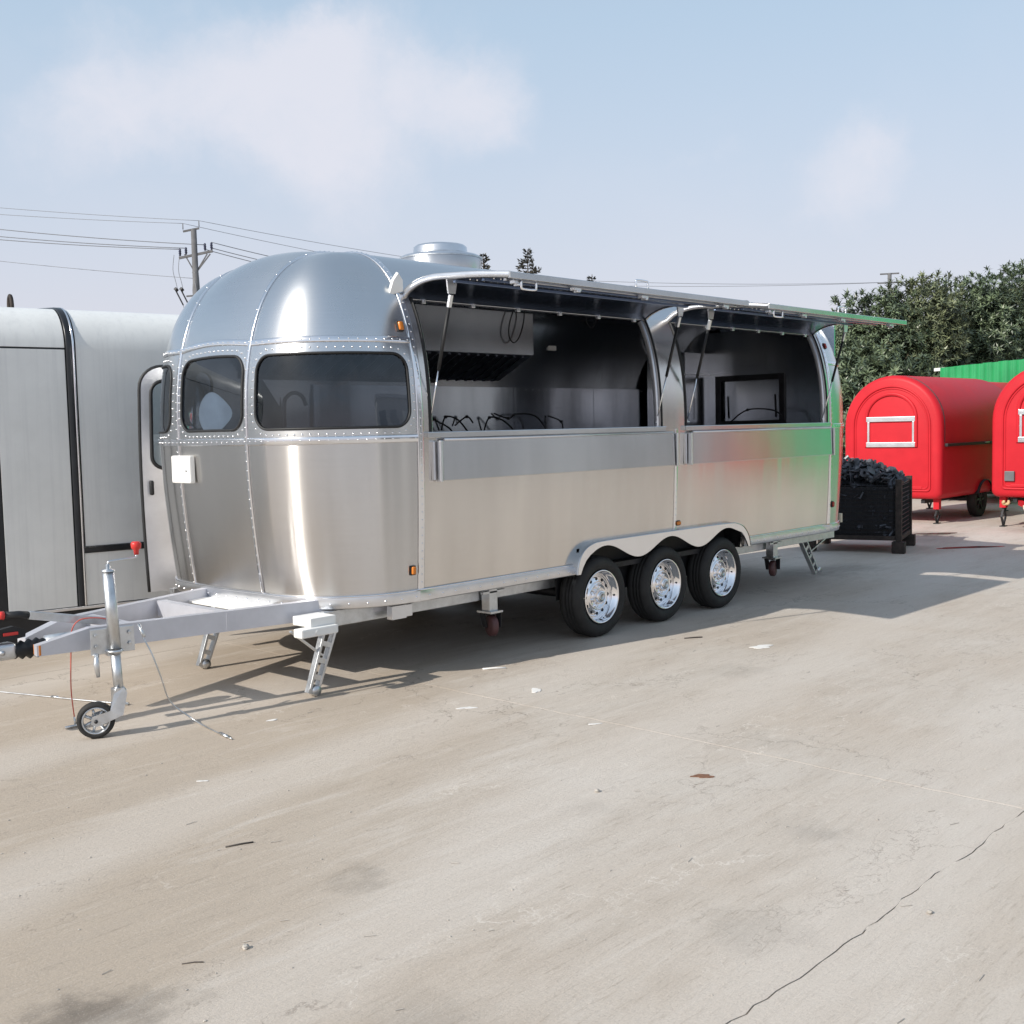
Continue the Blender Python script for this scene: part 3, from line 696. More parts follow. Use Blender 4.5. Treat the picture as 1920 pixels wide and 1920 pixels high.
# wheels
def make_wheel(cx, cy, cz, face=-1):
    """face -1: outer side looks to -y"""
    ax = (0, face, 0)
    bm = B(); lathe(bm, [(.195, .055), (.215, .088), (.245, .100), (.275, .098), (.296, .080), (.308, .058), (.309, .046), (.301, .043), (.301, .035), (.3095, .032), (.31, .016), (.302, .013), (.302, .005), (.31, .002), (.31, -.014), (.302, -.017), (.302, -.025), (.31, -.028), (.308, -.06), (.296, -.085), (.25, -.1), (.19, -.09), (.19, 0)], (cx, cy, cz), ax, 48, True)
    w = tp('wheel', bm, 'tyre')
    bm = B(); lathe(bm, [(.203, .084), (.207, .092), (.198, .096), (.190, .086), (.184, .062), (.178, .058), (.170, .030), (.165, .012), (.158, .020), (.148, .034), (.118, .038), (.108, .044), (.102, .058), (.094, .050), (.082, .036), (.055, .034), (.048, .046), (.046, .078), (.040, .086), (0, .087)], (cx, cy, cz), ax, 48)
    tp('rim', bm, 'chrome', w)
    bm = B()
    for k in range(12):
        a = 2*PI*k/12; c_ = Vector((cx+.133*math.cos(a), cy+face*.0362, cz+.133*math.sin(a)))
        lathe(bm, [(.013, -.004), (.013, .002), (0, .0022)], c_, ax, 10)
    stuff(tp('slot_discs', bm, 'black', w))  # black discs on the rim stand in for the dark inside its slots
    bm = B()
    for k in range(6):
        a = 2*PI*k/6+.3; c_ = Vector((cx+.070*math.cos(a), cy+face*.034, cz+.070*math.sin(a)))
        lathe(bm, [(.0125, 0), (.0125, .018), (.009, .026), (0, .028)], c_, ax, 6)
    stuff(tp('lug_nuts', bm, 'chrome', w))
    bm = B(); lathe(bm, [(.036, .084), (.034, .094), (.020, .097), (.018, .092), (0, .092)], (cx, cy, cz), ax, 16); tp('hub_cap', bm, 'galv', w)
    bm = B(); tube(bm, [(cx+.185, cy+face*.05, cz-.01), (cx+.165, cy+face*.075, cz-.012)], .006, 6); tp('valve', bm, 'black', w)
    return w
for x, z in WC: make_wheel(x, 5.43, z, -1); make_wheel(x, 7.50, z, 1)
for x, z in WC:
    bm = B(); tube(bm, [(x, 5.5, z), (x, 7.45, z)], .04, 10); tp('axle', bm, 'dark')
# chassis
for y in (5.585, 7.36):
    bm = B(); box(bm, (4.15, y-.03, .40), (10.7, y+.03, .50), .004); tp('chassis_rail', bm, 'galv', smooth=False)
for x in (4.6, 5.3, 6.0, 8.9, 9.6, 10.3):
    bm = B(); box(bm, (x-.025, 5.56, .42), (x+.025, 7.36, .495)); tp('cross_member', bm, 'galv', smooth=False)
bm = B(); box(bm, (4.74, 5.47, .40), (4.80, 5.49, .48), .004); box(bm, (4.60, 5.44, .40), (4.72, 5.49, .485)); tp('chassis_bracket', bm, 'alu', smooth=False)
# drawbar
def taper_beam(a, b_, w, h, cut):
    """box beam a->b (top z = a.z), front lower corner kept, front top cut down over length cut"""
    a = Vector(a); b_ = Vector(b_); d = (b_-a).normalized(); s = Vector((-d.y, d.x, 0)).normalized()
    bm = B(); P = [a-Vector((0, 0, h)), b_-Vector((0, 0, h)), b_, a+d*cut, a-Vector((0, 0, h*.52))]
    prism(bm, [q-s*w/2 for q in P], s*w); return bm
tp('drawbar_beam', taper_beam((2.53, 5.93, .568), (4.75, 5.35+.2, .568), .06, .12, .28), 'silverpaint', smooth=False)
tp('drawbar_beam', taper_beam((2.58, 6.22, .568), (4.75, 6.98, .568), .06, .12, .28), 'silverpaint', smooth=False)
bm = B(); beam(bm, (3.04, 5.84, .525), (3.04, 6.36, .525), .05, .07); tp('drawbar_brace', bm, 'silverpaint', smooth=False)
bm = B(); beam(bm, (3.60, 5.72, .51), (3.60, 6.52, .51), .06, .10); tp('drawbar_brace', bm, 'silverpaint', smooth=False)
bm = B(); box(bm, (3.86, 5.98, .50), (4.2, 6.70, .512)); tp('drawbar_plate', bm, 'whitepaint', smooth=False)
bm = B(); box(bm, (2.535, 5.895, .452), (2.545, 5.965, .505)); tp('beam_end_cap', bm, 'orange', smooth=False)
# coupling with rubber boot and handles
D = Vector((1, -.02, 0)).normalized()
bm = B(); lathe(bm, [(0, 0), (.042, 0), (.046, .012), (.036, .03), (.052, .05), (.038, .07), (.055, .092), (.04, .112), (.056, .134), (.042, .152), (.048, .17), (0, .17)], (2.47, 6.085, .465), D, 20); cp_ = tp('coupling_boot', bm, 'black')
bm = B(); box(bm, (2.05, 6.04, .425), (2.48, 6.135, .515), .02); tube(bm, [(2.40, 6.03, .47), (2.40, 6.145, .47)], .014, 8); tube(bm, [(2.29, 6.03, .47), (2.29, 6.145, .47)], .014, 8); tp('coupling_head', bm, 'galv')
bm = B(); prism(bm, [Vector((2.34, 6.07, .515)), Vector((2.54, 6.07, .535)), Vector((2.545, 6.07, .575)), Vector((2.48, 6.07, .60)), Vector((2.36, 6.07, .585)), Vector((2.32, 6.07, .55))], (0, .035, 0)); cl_ = tp('coupling_lever', bm, 'black', smooth=False)
bm = B(); box(bm, (2.42, 6.062, .553), (2.50, 6.069, .570), .003); tp('lever_grip', bm, 'redplastic', cl_, False)
bm = B(); lathe(bm, [(.03, 0), (.055, .01), (.058, .26), (.045, .3), (0, .3)], (2.64, 6.08, .47), D, 16); tp('damper_tube', bm, 'galv')
bm = B(); a, b_ = Vector((3.02, 6.00, .555)), Vector((2.55, 6.04, .655)); beam(bm, a, b_, .035, .045, .004); hb = tp('handbrake_lever', bm, 'galv', smooth=False)
bm = B(); tube(bm, [b_, b_+Vector((-.05, .0, .008)), b_+Vector((-.13, .01, .014))], [.020, .022, .019], 10); tp('grip', bm, 'black', hb)
bm = B(); tube(bm, [b_+Vector((-.128, .01, .014)), b_+Vector((-.155, .012, .016))], [.024, .02], 10); tp('grip_tip', bm, 'redplastic', hb)
# jockey wheel
jx, jy = 2.825, 5.655
bm = B(); tube(bm, [(jx+.015, jy, .445), (jx-.003, jy, .895)], .032, 20); jk = tp('jockey_tube', bm, 'galv')
bm = B(); tube(bm, [(jx+.026, jy, .18), (jx+.014, jy, .46)], .026, 20); tp('inner_tube', bm, 'galv', jk)
bm = B(); lathe(bm, [(.034, 0), (.045, .004), (.045, .012), (.034, .016)], (jx+.014, jy, .452), (0, 0, 1), 20); tp('collar', bm, 'galv', jk)
bm = B(); lathe(bm, [(.036, 0), (.036, .01), (.012, .014), (.012, .04), (0, .04)], (jx-.003, jy, .89), (0, 0, 1), 20); tp('tube_cap', bm, 'galv', jk)
bm = B(); tube(bm, spl([(jx-.003, jy, .915), (jx+.0, jy, .938), (jx+.02, jy-.004, .944), (jx+.10, jy-.01, .948), (jx+.145, jy-.015, .952), (jx+.155, jy-.015, .965), (jx+.155, jy-.015, .985)], 4), .0065, 8); tp('crank_handle', bm, 'galv', jk)
bm = B(); lathe(bm, [(0, 0), (.013, 0), (.015, .025), (.026, .035), (.028, .06), (.02, .07), (0, .07)], (jx+.155, jy-.015, .967), (0, 0, 1), 12); tp('crank_knob', bm, 'redplastic', jk)
bm = B(); beam(bm, (jx-.10, jy+.045, .515), (jx+.13, jy+.005, .515), .012, .14, .004); beam(bm, (jx-.02, jy+.03, .45), (jx+.04, jy+.02, .45), .05, .03)
for dx in (-.075, .1):
    for dz in (.03, -.03): lathe(bm, [(.011, 0), (.011, .008), (0, .009)], (jx+dx, jy+.017-dx*.17, .52+dz), (0, -1, 0), 6)
tp('clamp_plate', bm, 'galv', smooth=False)
bm = B(); tube(bm, [(jx-.075, jy+.03, .45), (jx-.085, jy+.02, .40), (jx-.08, jy+.015, .33)], [.012, .016, .01], 8); tp('clamp_handle', bm, 'galv')
wa = Vector((.90, -.43, 0)).normalized()      # rolling direction of the jockey wheel
wn_ = Vector((wa.y, -wa.x, 0))
wc_ = Vector((2.733, 5.697, .098))
bm = B(); lathe(bm, [(.066, -.026), (.080, -.034), (.094, -.028), (.098, -.01), (.098, .01), (.094, .028), (.080, .034), (.066, .026)], wc_, wn_, 40, True); jw = tp('jockey_wheel', bm, 'tyre')
bm = B(); lathe(bm, [(.074, -.030), (.067, -.032), (.063, -.02), (.063, .02), (.067, .032), (.074, .030)], wc_, wn_, 32, True); lathe(bm, [(0, -.036), (.022, -.036), (.026, -.02), (.026, .02), (.022, .036), (0, .036)], wc_, wn_, 20)
for k in range(7):
    a = 2*PI*k/7; u = wa*math.cos(a)+Vector((0, 0, 1))*math.sin(a); beam(bm, wc_+u*.02, wc_+u*.066, .03, .012)
tp('jockey_rim', bm, 'galv', jw)
for sgn in (1, -1):
    o_ = wn_*(.042*sgn); bm = B()
    top_c = Vector((jx+.03, jy, .235))+o_; mid = Vector((jx+.005, jy, .135))+o_; bot = wc_+o_
    u1, u2 = Vector((wa.x*.036, wa.y*.036, 0)), Vector((0, 0, .03))
    P = [bot-u1*.7-u2*.4, bot+u2*-1, mid+u1*.9-u2*.6, top_c+u1*1.0, top_c+u1*.5+u2*.9, top_c-u1*.5+u2*.9, top_c-u1*.9, mid-u1*.9+u2*.4, bot-u1*.5+u2*.9]
    prism(bm, P, wn_*.005); tp('fork_plate', bm, 'galv', jw, False)
bm = B(); tube(bm, [wc_-wn_*.052, wc_+wn_*.052], .010, 10); tp('axle_bolt', bm, 'dark', jw)
bm = B(); box(bm, (jx-.01, jy-.03, .18), (jx+.05, jy+.03, .26), .008); tp('fork_head', bm, 'galv', jw)
# corner steadies: channel leg with slots, brace and round foot
def steady(top, foot, hinge_dx, m='galv'):
    top, foot = Vector(top), Vector(foot); d = (foot-top).normalized(); s = Vector((d.z, 0, -d.x)).normalized() if abs(d.y) < .5 else Vector((1, 0, 0))
    bm = B()
    for sg in (-1, 1): beam(bm, top+s*.042*sg, foot+s*.03*sg-d*.04, .045, .018, .003)
    L = (foot-top).length
    for f_ in (.06, .30, .52, .74, .93): c_ = top+(foot-top)*f_; beam(bm, c_-s*.04, c_+s*.04, .040, .03+.02*(f_ < .1))
    st_ = tp('corner_steady', bm, m, smooth=False)
    bm = B(); lathe(bm, [(0, -.03), (.03, -.03), (.034, -.015), (.034, .015), (.03, .03), (0, .03)], foot+Vector((.03, 0, .035)), (0, 1, 0), 16); tp('steady_foot', bm, m, st_)
    bm = B(); beam(bm, top+Vector((hinge_dx, 0, -.02)), top+(foot-top)*.45, .022, .012); tp('steady_brace', bm, m, st_, False)
    return st_
steady((4.19, 5.54, .44), (4.02, 5.54, .0), -.30)
steady((4.20, 6.80, .44), (4.03, 6.80, .0), .25)
steady((10.09, 5.60, .46), (10.40, 5.60, .05), .62)
steady((10.09, 7.32, .46), (10.40, 7.32, .05), .62)
bm = B(); box(bm, (3.95, 5.42, .445), (4.14, 5.60, .500), .006); box(bm, (3.86, 5.385, .395), (4.13, 5.47, .448), .01); tube(bm, [(3.97, 5.38, .42), (3.97, 5.395, .42)], .013, 8); tp('steady_housing', bm, 'whitepaint', smooth=False)
# castor wheels on drop posts
for x in (5.545, 9.36):
    bm = B(); box(bm, (x-.04, 5.46, .33), (x+.04, 5.54, .50), .004); box(bm, (x-.06, 5.43, .318), (x+.06, 5.57, .332)); box(bm, (x-.10, 5.46, .455), (x+.12, 5.49, .475), .004); c_ = tp('castor_post', bm, 'galv', smooth=False)
    bm = B(); lathe(bm, [(0, -.03), (.02, -.03), (.03, -.024), (.066, -.026), (.075, -.018), (.076, .018), (.066, .026), (.03, .024), (.02, .03), (0, .03)], (x+.015, 5.50, .222), (.9, -.35, 0) if x < 7 else (.3, -.95, 0), 28); tp('castor_wheel', bm, 'caster', c_)
    bm = B(); beam(bm, (x+.06, 5.47, .32), (x+.055, 5.47, .21), .045, .006); beam(bm, (x-.05, 5.53, .32), (x-.02, 5.53, .21), .045, .006); box(bm, (x-.03, 5.47, .305), (x+.03, 5.53, .32)); tp('castor_fork', bm, 'dark', c_, False)
# marker lamps
def lamp(p_, n_, m, h=.05, w=.03):
    n_ = Vector(n_).normalized(); s = Vector((0, 0, 1)).cross(n_).normalized(); R = Matrix((s, n_, s.cross(n_))).transposed()
    bm = B(); box(bm, (-w/2-.006, -.006, -h/2-.006), (w/2+.006, .006, h/2+.006), .004, R, p_); l_ = tp('marker_lamp', bm, 'black', None, False)
    bm = B(); box(bm, (-w/2, 0, -h/2), (w/2, .02, h/2), .008, R, Vector(p_)+n_*.010); tp('lens', bm, m, l_, True)
lamp(Q(.035, vz(.715), .004), QN(.05, vz(.715)), 'orange'); lamp(Q(.04, vz(2.255), .004), QN(.05, vz(2.255)), 'orange', .055, .035)
lamp(side(7.60, vz(.795), True, .004), (0, -1, 0), 'orange', .03, .05); lamp(Q(.03, vz(.78), .004, True), (0, -1, 0), 'redlens', .05, .03); lamp(Q(.03, vz(2.34), .004, True), QN(.04, vz(2.34), True), 'redlens', .05, .03)
# service hatch (white) on the front
bm = B(); box(bm, (3.925, 6.655, 1.285), (3.965, 6.895, 1.47), .012); sh = tp('service_flap', bm, 'whitepaint', smooth=False)
bm = B(); lathe(bm, [(.008, 0), (.008, .006), (0, .006)], (3.925, 6.70, 1.37), (-1, 0, 0), 8); tp('lock', bm, 'galv', sh)
# entry door, swung open forwards on the far side
dth = Vector((-.93, .37, 0)).normalized(); hinge = Vector((4.90, 7.60, 0)); dn = Vector((-dth.y, dth.x, 0))
def dpt(s, z, o=0):
    bul = .035*math.sin(max(0, min(1, (z-.4)/1.75))*PI)
    return hinge+dth*(s+bul*.6)+Vector((0, 0, z))+dn*(o)
DW = .70
outl = [(0, .42), (DW, .42)]+[(DW, z) for z in lin(.6, 1.95, 9)]+[(DW-.16+.16*math.cos(a), 1.97+.16*math.sin(a)) for a in lin(.2, PI/2, 6)]+[(0, 2.13)]
wl = rrect(.24, .62, 1.36, 2.02, .09, 6)
bm = B(); es = []
for lp in (outl, wl):
    vv_ = [bm.verts.new(dpt(s, z)) for s, z in lp]; es += [bm.edges.new((vv_[i], vv_[(i+1) % len(vv_)])) for i in range(len(vv_))]
bmesh.ops.triangle_fill(bm, edges=es, use_beauty=True); bm.normal_update()
if sum(f_.normal.dot(dn) for f_ in bm.faces) < 0: bmesh.ops.reverse_faces(bm, faces=bm.faces)
door = solid(tp('entry_door', bm, 'alu', smooth=False), .03)
bm = B(); tube(bm, [dpt(s, z, -.012) for s, z in outl[1:]], .015, 8); tp('gasket', bm, 'black', door)
bm = B(); prism(bm, [dpt(s, z, -.012) for s, z in wl], dn*-.006); dwn = tp('window', bm, 'clear', door, False)
bm = B(); tube(bm, [dpt(s, z, .006) for s, z in wl], .014, 8, True); tube(bm, [dpt(s, z, -.038) for s, z in wl], .014, 8, True); tp('gasket', bm, 'black', dwn)
bm = B(); beam(bm, dpt(.46, 1.55, .03), dpt(.46, 1.83, .03), .012, .012); tp('window_stay', bm, 'whitepaint', dwn, False)
bm = B(); beam(bm, dpt(.635, 1.16, .012), dpt(.635, 1.27, .012), .085, .03, .012); tp('latch', bm, 'black', door)
for o_ in (-.02, .02):
    pass
# rear step box
bm = B(); box(bm, (10.93, 5.60, .535), (10.97, 5.95, .63), .004); box(bm, (10.84, 5.72, .56), (10.94, 5.82, .60)); tp('rear_step', bm, 'cream', smooth=False)
# roof vent
bm = B(); lathe(bm, [(.315, .0), (.315, .125), (.326, .132), (.323, .142), (.30, .156), (.225, .166), (.212, .180), (.209, .222), (.192, .238), (.11, .254), (0, .26)], (6.07, 6.47, 2.79), (0, 0, 1), 56); vt = tp('roof_vent', bm, 'alu')
bm = B(); tube(bm, [(6.07+.322*math.cos(a), 6.47+.322*math.sin(a), 2.922) for a in lin(0, 2*PI, 48)[:-1]], .008, 6, True); tube(bm, [(6.07+.214*math.cos(a), 6.47+.214*math.sin(a), 2.962) for a in lin(0, 2*PI, 48)[:-1]], .006, 6, True); tp('vent_bead', bm, 'galv', vt)
# ------------- interior
bm = B(); prism(bm, [Vector((4.95, y, z)) for y, z in ((7.10, 2.28), (7.50, 2.28), (7.48, 2.62), (7.10, 2.66))], (2.87, 0, 0)); hood = tp('extractor_hood', bm, 'steel_in', smooth=False)
bm = B(); prism(bm, [Vector((4.95, 7.10, 2.275)), Vector((7.80, 7.10, 2.275)), Vector((7.80, 7.54, 2.06)), Vector((4.95, 7.54, 2.06))], (0, .004, .01)); fl = tp('filter_tray', bm, 'filter', hood, False)
for q in range(24):
    x = 5.0+q*.117; bm = B(); beam(bm, (x, 7.115, 2.262), (x, 7.53, 2.058), .03, .016); tp('baffle', bm, 'filter', hood, False)
bm = B(); prism(bm, [Vector((4.95, 7.54, 2.03)), Vector((6.95, 7.54, 2.03)), Vector((7.0, 7.54, 2.07)), Vector((4.95, 7.54, 2.07))], (0, -.03, 0)); tp('drip_rail', bm, 'dark', hood, False)
bm = B(); box(bm, (8.44, 7.46, 2.37), (8.56, 7.56, 2.47), .006); tp('junction_box', bm, 'whitepaint', smooth=False)
# lining of the far wall, with its vertical sheet joints
xs_ = [5.62, 8.02, 9.25, 10.15]
for a, b_ in zip(xs_, xs_[1:]):
    bm = B(); box(bm, (a+.003, 7.555, .56), (b_-.003, 7.572, 2.0), 0); tp('wall_lining', bm, 'steel_in', smooth=False)
bm = B()
for q in range(30): rivet(bm, (7.9+q*.1, 7.556, 1.98), (0, -1, 0), .007, .006)
stuff(tp('rivets', bm, 'rivet'))
bm = B(); box(bm, (10.12, 7.0, .56), (10.80, 7.50, 2.38), .01); cab = tp('cabinet', bm, 'steel_in', smooth=False)
bm = B(); box(bm, (10.13, 6.99, 2.135), (10.79, 7.0, 2.15)); tp('cabinet_seam', bm, 'alu', cab, False)
# rear wall with its serving window
bm = B(); box(bm, (10.60, 5.50, .55), (10.62, 6.10, 2.6)); box(bm, (10.60, 6.87, .55), (10.62, 7.5, 2.6)); box(bm, (10.60, 6.10, .55), (10.62, 6.87, 1.60)); box(bm, (10.60, 6.10, 2.10), (10.62, 6.87, 2.6)); rw = tp('rear_wall_lining', bm, 'steel_in', smooth=False)
bm = B()
for lo, hi in (((10.575, 6.06, 1.58), (10.60, 6.12, 2.12)), ((10.575, 6.85, 1.58), (10.60, 6.91, 2.12)), ((10.575, 6.12, 2.06), (10.60, 6.85, 2.12)), ((10.575, 6.12, 1.58), (10.60, 6.85, 1.63))): box(bm, lo, hi, .004)
tp('window_frame', bm, 'dark', rw, False)
bm = B(); box(bm, (10.63, 6.08, 1.58), (10.64, 6.89, 2.12)); tp('window_shutter', bm, 'steel_in', rw, False)
for y in (6.16, 6.80):
    bm = B(); tube(bm, [(10.585, y, 1.66), (10.585, y+.01, 1.90)], .012, 6); tp('shutter_stay', bm, 'dark', rw)
# loose wires standing out of the far wall and hanging from the hood
for pts in ([(6.80, 7.53, 1.72), (6.89, 7.5, 1.70), (7.04, 7.45, 1.62), (7.10, 7.45, 1.55)], [(7.03, 7.54, 1.60), (7.03, 7.48, 1.72), (7.13, 7.42, 1.69), (7.24, 7.40, 1.57)],
            [(7.20, 7.54, 1.64), (7.30, 7.48, 1.72), (7.35, 7.45, 1.66)], [(7.58, 7.54, 1.58), (7.60, 7.48, 1.71), (7.72, 7.42, 1.68), (7.84, 7.40, 1.59)],
            [(7.72, 7.54, 1.75), (7.86, 7.48, 1.70), (7.95, 7.46, 1.74), (8.2, 7.44, 1.72), (8.32, 7.4, 1.58)], [(8.5, 7.54, 1.72), (8.6, 7.45, 1.66), (8.62, 7.45, 1.55)],
            [(10.2, 6.5, 1.60), (10.25, 6.3, 1.74), (10.3, 6.0, 1.72), (10.35, 5.9, 1.58)]):
    bm = B(); tube(bm, spl(pts, 5), .008, 6); w_ = tp('loose_wire', bm, 'black')
    bm = B(); lathe(bm, [(0, -.016), (.014, -.012), (.014, .012), (0, .016)], pts[1], (0, 1, 0), 8); tp('wire_tip', bm, 'black', w_)
bm = B(); tube(bm, spl([(7.52, 7.05, 2.70), (7.45, 7.05, 2.55), (7.44, 7.05, 2.44), (7.50, 7.05, 2.38), (7.58, 7.05, 2.44), (7.64, 7.05, 2.58), (7.65, 7.05, 2.70)], 5), .006, 6); tp('loose_wire', bm, 'black')
bm = B(); tube(bm, spl([(8.4, 6.9, 2.72), (8.36, 6.9, 2.6), (8.45, 6.9, 2.55), (8.52, 6.9, 2.68)], 5), .006, 6); tp('loose_wire', bm, 'black')
# gooseneck tap and a hump-shaped dark film behind the corner window
bm = B(); tube(bm, spl([(4.44, 6.30, 1.45), (4.44, 6.30, 1.78), (4.47, 6.30, 1.85), (4.53, 6.30, 1.875), (4.59, 6.30, 1.85), (4.62, 6.30, 1.79)], 5), .014, 8); tp('tap', bm, 'black')
hump = [(4.44, 1.40), (4.44, 1.98), (4.465, 2.03), (4.485, 1.93), (4.53, 1.99), (4.57, 2.0), (4.62, 1.98), (4.69, 1.90), (4.75, 1.83), (4.78, 1.80), (4.79, 1.87), (4.80, 1.80), (4.80, 1.40)]
bm = B(); prism(bm, [Vector((x, 6.75+.25*(x-4.44), z)) for x, z in hump], (0, .004, 0)); tp('sun_film', bm, 'darkfilm', smooth=False)
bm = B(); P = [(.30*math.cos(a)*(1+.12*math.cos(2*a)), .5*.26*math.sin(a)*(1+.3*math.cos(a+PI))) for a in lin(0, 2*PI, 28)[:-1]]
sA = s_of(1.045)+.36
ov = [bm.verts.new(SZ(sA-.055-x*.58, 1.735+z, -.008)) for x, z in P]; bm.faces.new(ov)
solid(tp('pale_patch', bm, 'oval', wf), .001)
# breakaway and safety cables
bm = B(); tube(bm, spl([(2.99, 5.93, .57), (2.90, 5.95, .60), (2.80, 5.97, .60), (2.76, 5.99, .54), (2.755, 6.0, .42), (2.745, 6.0, .22), (2.755, 6.0, .06)], 5), .0035, 6); rc = tp('breakaway_cable', bm, 'redcable')
bm = B(); tube(bm, [(2.755, 6.0, .06), (2.757, 5.995, .012)], .006, 6); tube(bm, [(2.79, 5.99, .012), (2.70, 6.0, .010)], .008, 6); tp('cable_clip', bm, 'galv', rc)
bm = B(); tube(bm, spl([(3.005, 5.70, .575), (3.01, 5.66, .50), (3.03, 5.62, .42), (3.07, 5.60, .28), (3.13, 5.62, .13), (3.22, 5.56, .03), (3.22, 5.44, .008), (3.19, 5.25, .008), (3.17, 5.08, .008)], 6), .0045, 6); scb = tp('safety_cable', bm, 'galv')
bm = B(); tube(bm, [(3.19, 5.22, .009), (3.175, 5.13, .009)], .009, 6); tube(bm, [(3.005, 5.70, .575), (3.01, 5.655, .51)], .010, 6); tp('cable_clip', bm, 'galv', scb)
bm = B(); tube(bm, spl([(2.2, 9.0, .006), (2.85, 7.2, .006), (2.98, 6.83, .006), (3.08, 6.55, .006), (3.20, 6.25, .006)], 5), .0045, 6); gc = tag(obj('steel_cable', bm, 'galv'), 'thin steel cable lying on the concrete behind the jockey wheel', 'cable')
bm = B(); tube(bm, [(3.16, 6.35, .008), (3.20, 6.24, .008)], .010, 6); tube(bm, [(2.99, 6.81, .008), (3.01, 6.76, .008)], .008, 6); obj('cable_clip', bm, 'galv', gc)

# ------------------------------------------------------------------ grey trailer on the left
g = thing('grey_trailer', 'tall grey panelled trailer with black trim standing behind the drawbar on the left', 'trailer', (3.46, 8.57, 0), math.radians(-9.5))
def gp(z): return 0
gprof = [(0, .27), (0, 2.20), (0, 2.30)]+[(.32-.32*math.cos(a), 2.30+.32*math.sin(a)) for a in lin(0, PI/2*.93, 10)][1:]+[(.8, 2.66), (1.3, 2.68), (2.3, 2.60), (2.5, 2.3), (2.5, .27)]
def wallP(s, i, off=0):
    y, z = gprof[i]
    a, b_ = gprof[max(i-1, 0)], gprof[min(i+1, len(gprof)-1)]; d = Vector((0, b_[0]-a[0], b_[1]-a[1])).normalized()
    return Vector((s, y, z))+Vector((0, -d.z, d.y))*off
bm = B(); prism(bm, [Vector((-4, y+.012, z-.01)) for y, z in gprof], (7.2, 0, 0)); obj('body', bm, 'blacktrim', g, False)
def gpanel(s0, s1, z0, z1, roof=False, m='greywall'):
    bm = B()
    if roof:
        idx = [q for q in range(2, len(gprof)-2)]
        pts = ([Vector((0, -.004, z)) for z in lin(z0, 2.28, 8)] if z0 < 2.3 else [])+[wallP(0, q, .004) for q in idx]
        a = [[bm.verts.new(q+Vector((s, 0, 0))) for q in pts] for s in lin(s0, s1, 4)]
        for i in range(4):
            for j in range(len(pts)-1): bm.faces.new((a[i][j], a[i+1][j], a[i+1][j+1], a[i][j+1]))
        bm.normal_update(); bmesh.ops.recalc_face_normals(bm, faces=bm.faces)
        o = obj('wall_panel', bm, m, g); 
        if sum(q.normal.y for q in o.data.polygons) > 0: o.data.flip_normals()
        solid(o, .01, -1)
    else:
        box(bm, (s0, -.004, z0), (s1, .006, z1), .002); obj('wall_panel', bm, m, g, False)
gpanel(-3.9, -.07, .29, .665); gpanel(-3.9, -.07, .70, 2.29); gpanel(.012, .515, .29, 2.285); gpanel(-3.9, .515, 2.305, 3, True)
gpanel(.60, 3.15, .755, 3, True); gpanel(.585, 3.15, .29, .70)
# trims
bm = B(); idx = list(range(1, len(gprof)-2)); pts = [Vector((.555, -.006, .29))]+[Vector((.555, -.006, z)) for z in lin(.4, 2.25, 8)]+[wallP(.555, q, .006) for q in idx[1:]]
ribbon(bm, pts, [Vector((0, -1, 0))]*10+[(wallP(0, q, 1)-wallP(0, q, 0)) for q in idx[1:]], .062, .012); obj('edge_trim', bm, 'blacktrim', g)
bm = B(); ribbon(bm, [p_+Vector((.022, -.002, 0)) for p_ in pts], [Vector((0, -1, 0))]*10+[(wallP(0, q, 1)-wallP(0, q, 0)) for q in idx[1:]], .016, .013); obj('trim_bead', bm, 'trim', g)
bm = B(); box(bm, (.56, -.018, .705), (3.15, .004, .752), .006); obj('edge_trim', bm, 'blacktrim', g, False)
bm = B(); box(bm, (-4, -.010, .262), (3.2, .012, .285), .003); obj('sill_trim', bm, 'alu', g, False)
bm = B(); box(bm, (-3.95, .06, .03), (3.1, 2.3, .265)); obj('skirt', bm, 'blacktrim', g, False)
for x in (-3, 2.4):
    for y in (.3, 2.0):
        bm = B(); box(bm, (x-.05, y-.05, 0), (x+.05, y+.05, .05)); obj('foot', bm, 'dark', g, False)
bm = B(); tube(bm, [(.29+.0*math.cos(a), .62+.05*math.cos(a), 2.665+.085*math.sin(a)) for a in lin(-.4, PI+.4, 14)], .016, 8); obj('lifting_ring', bm, 'rust', g)

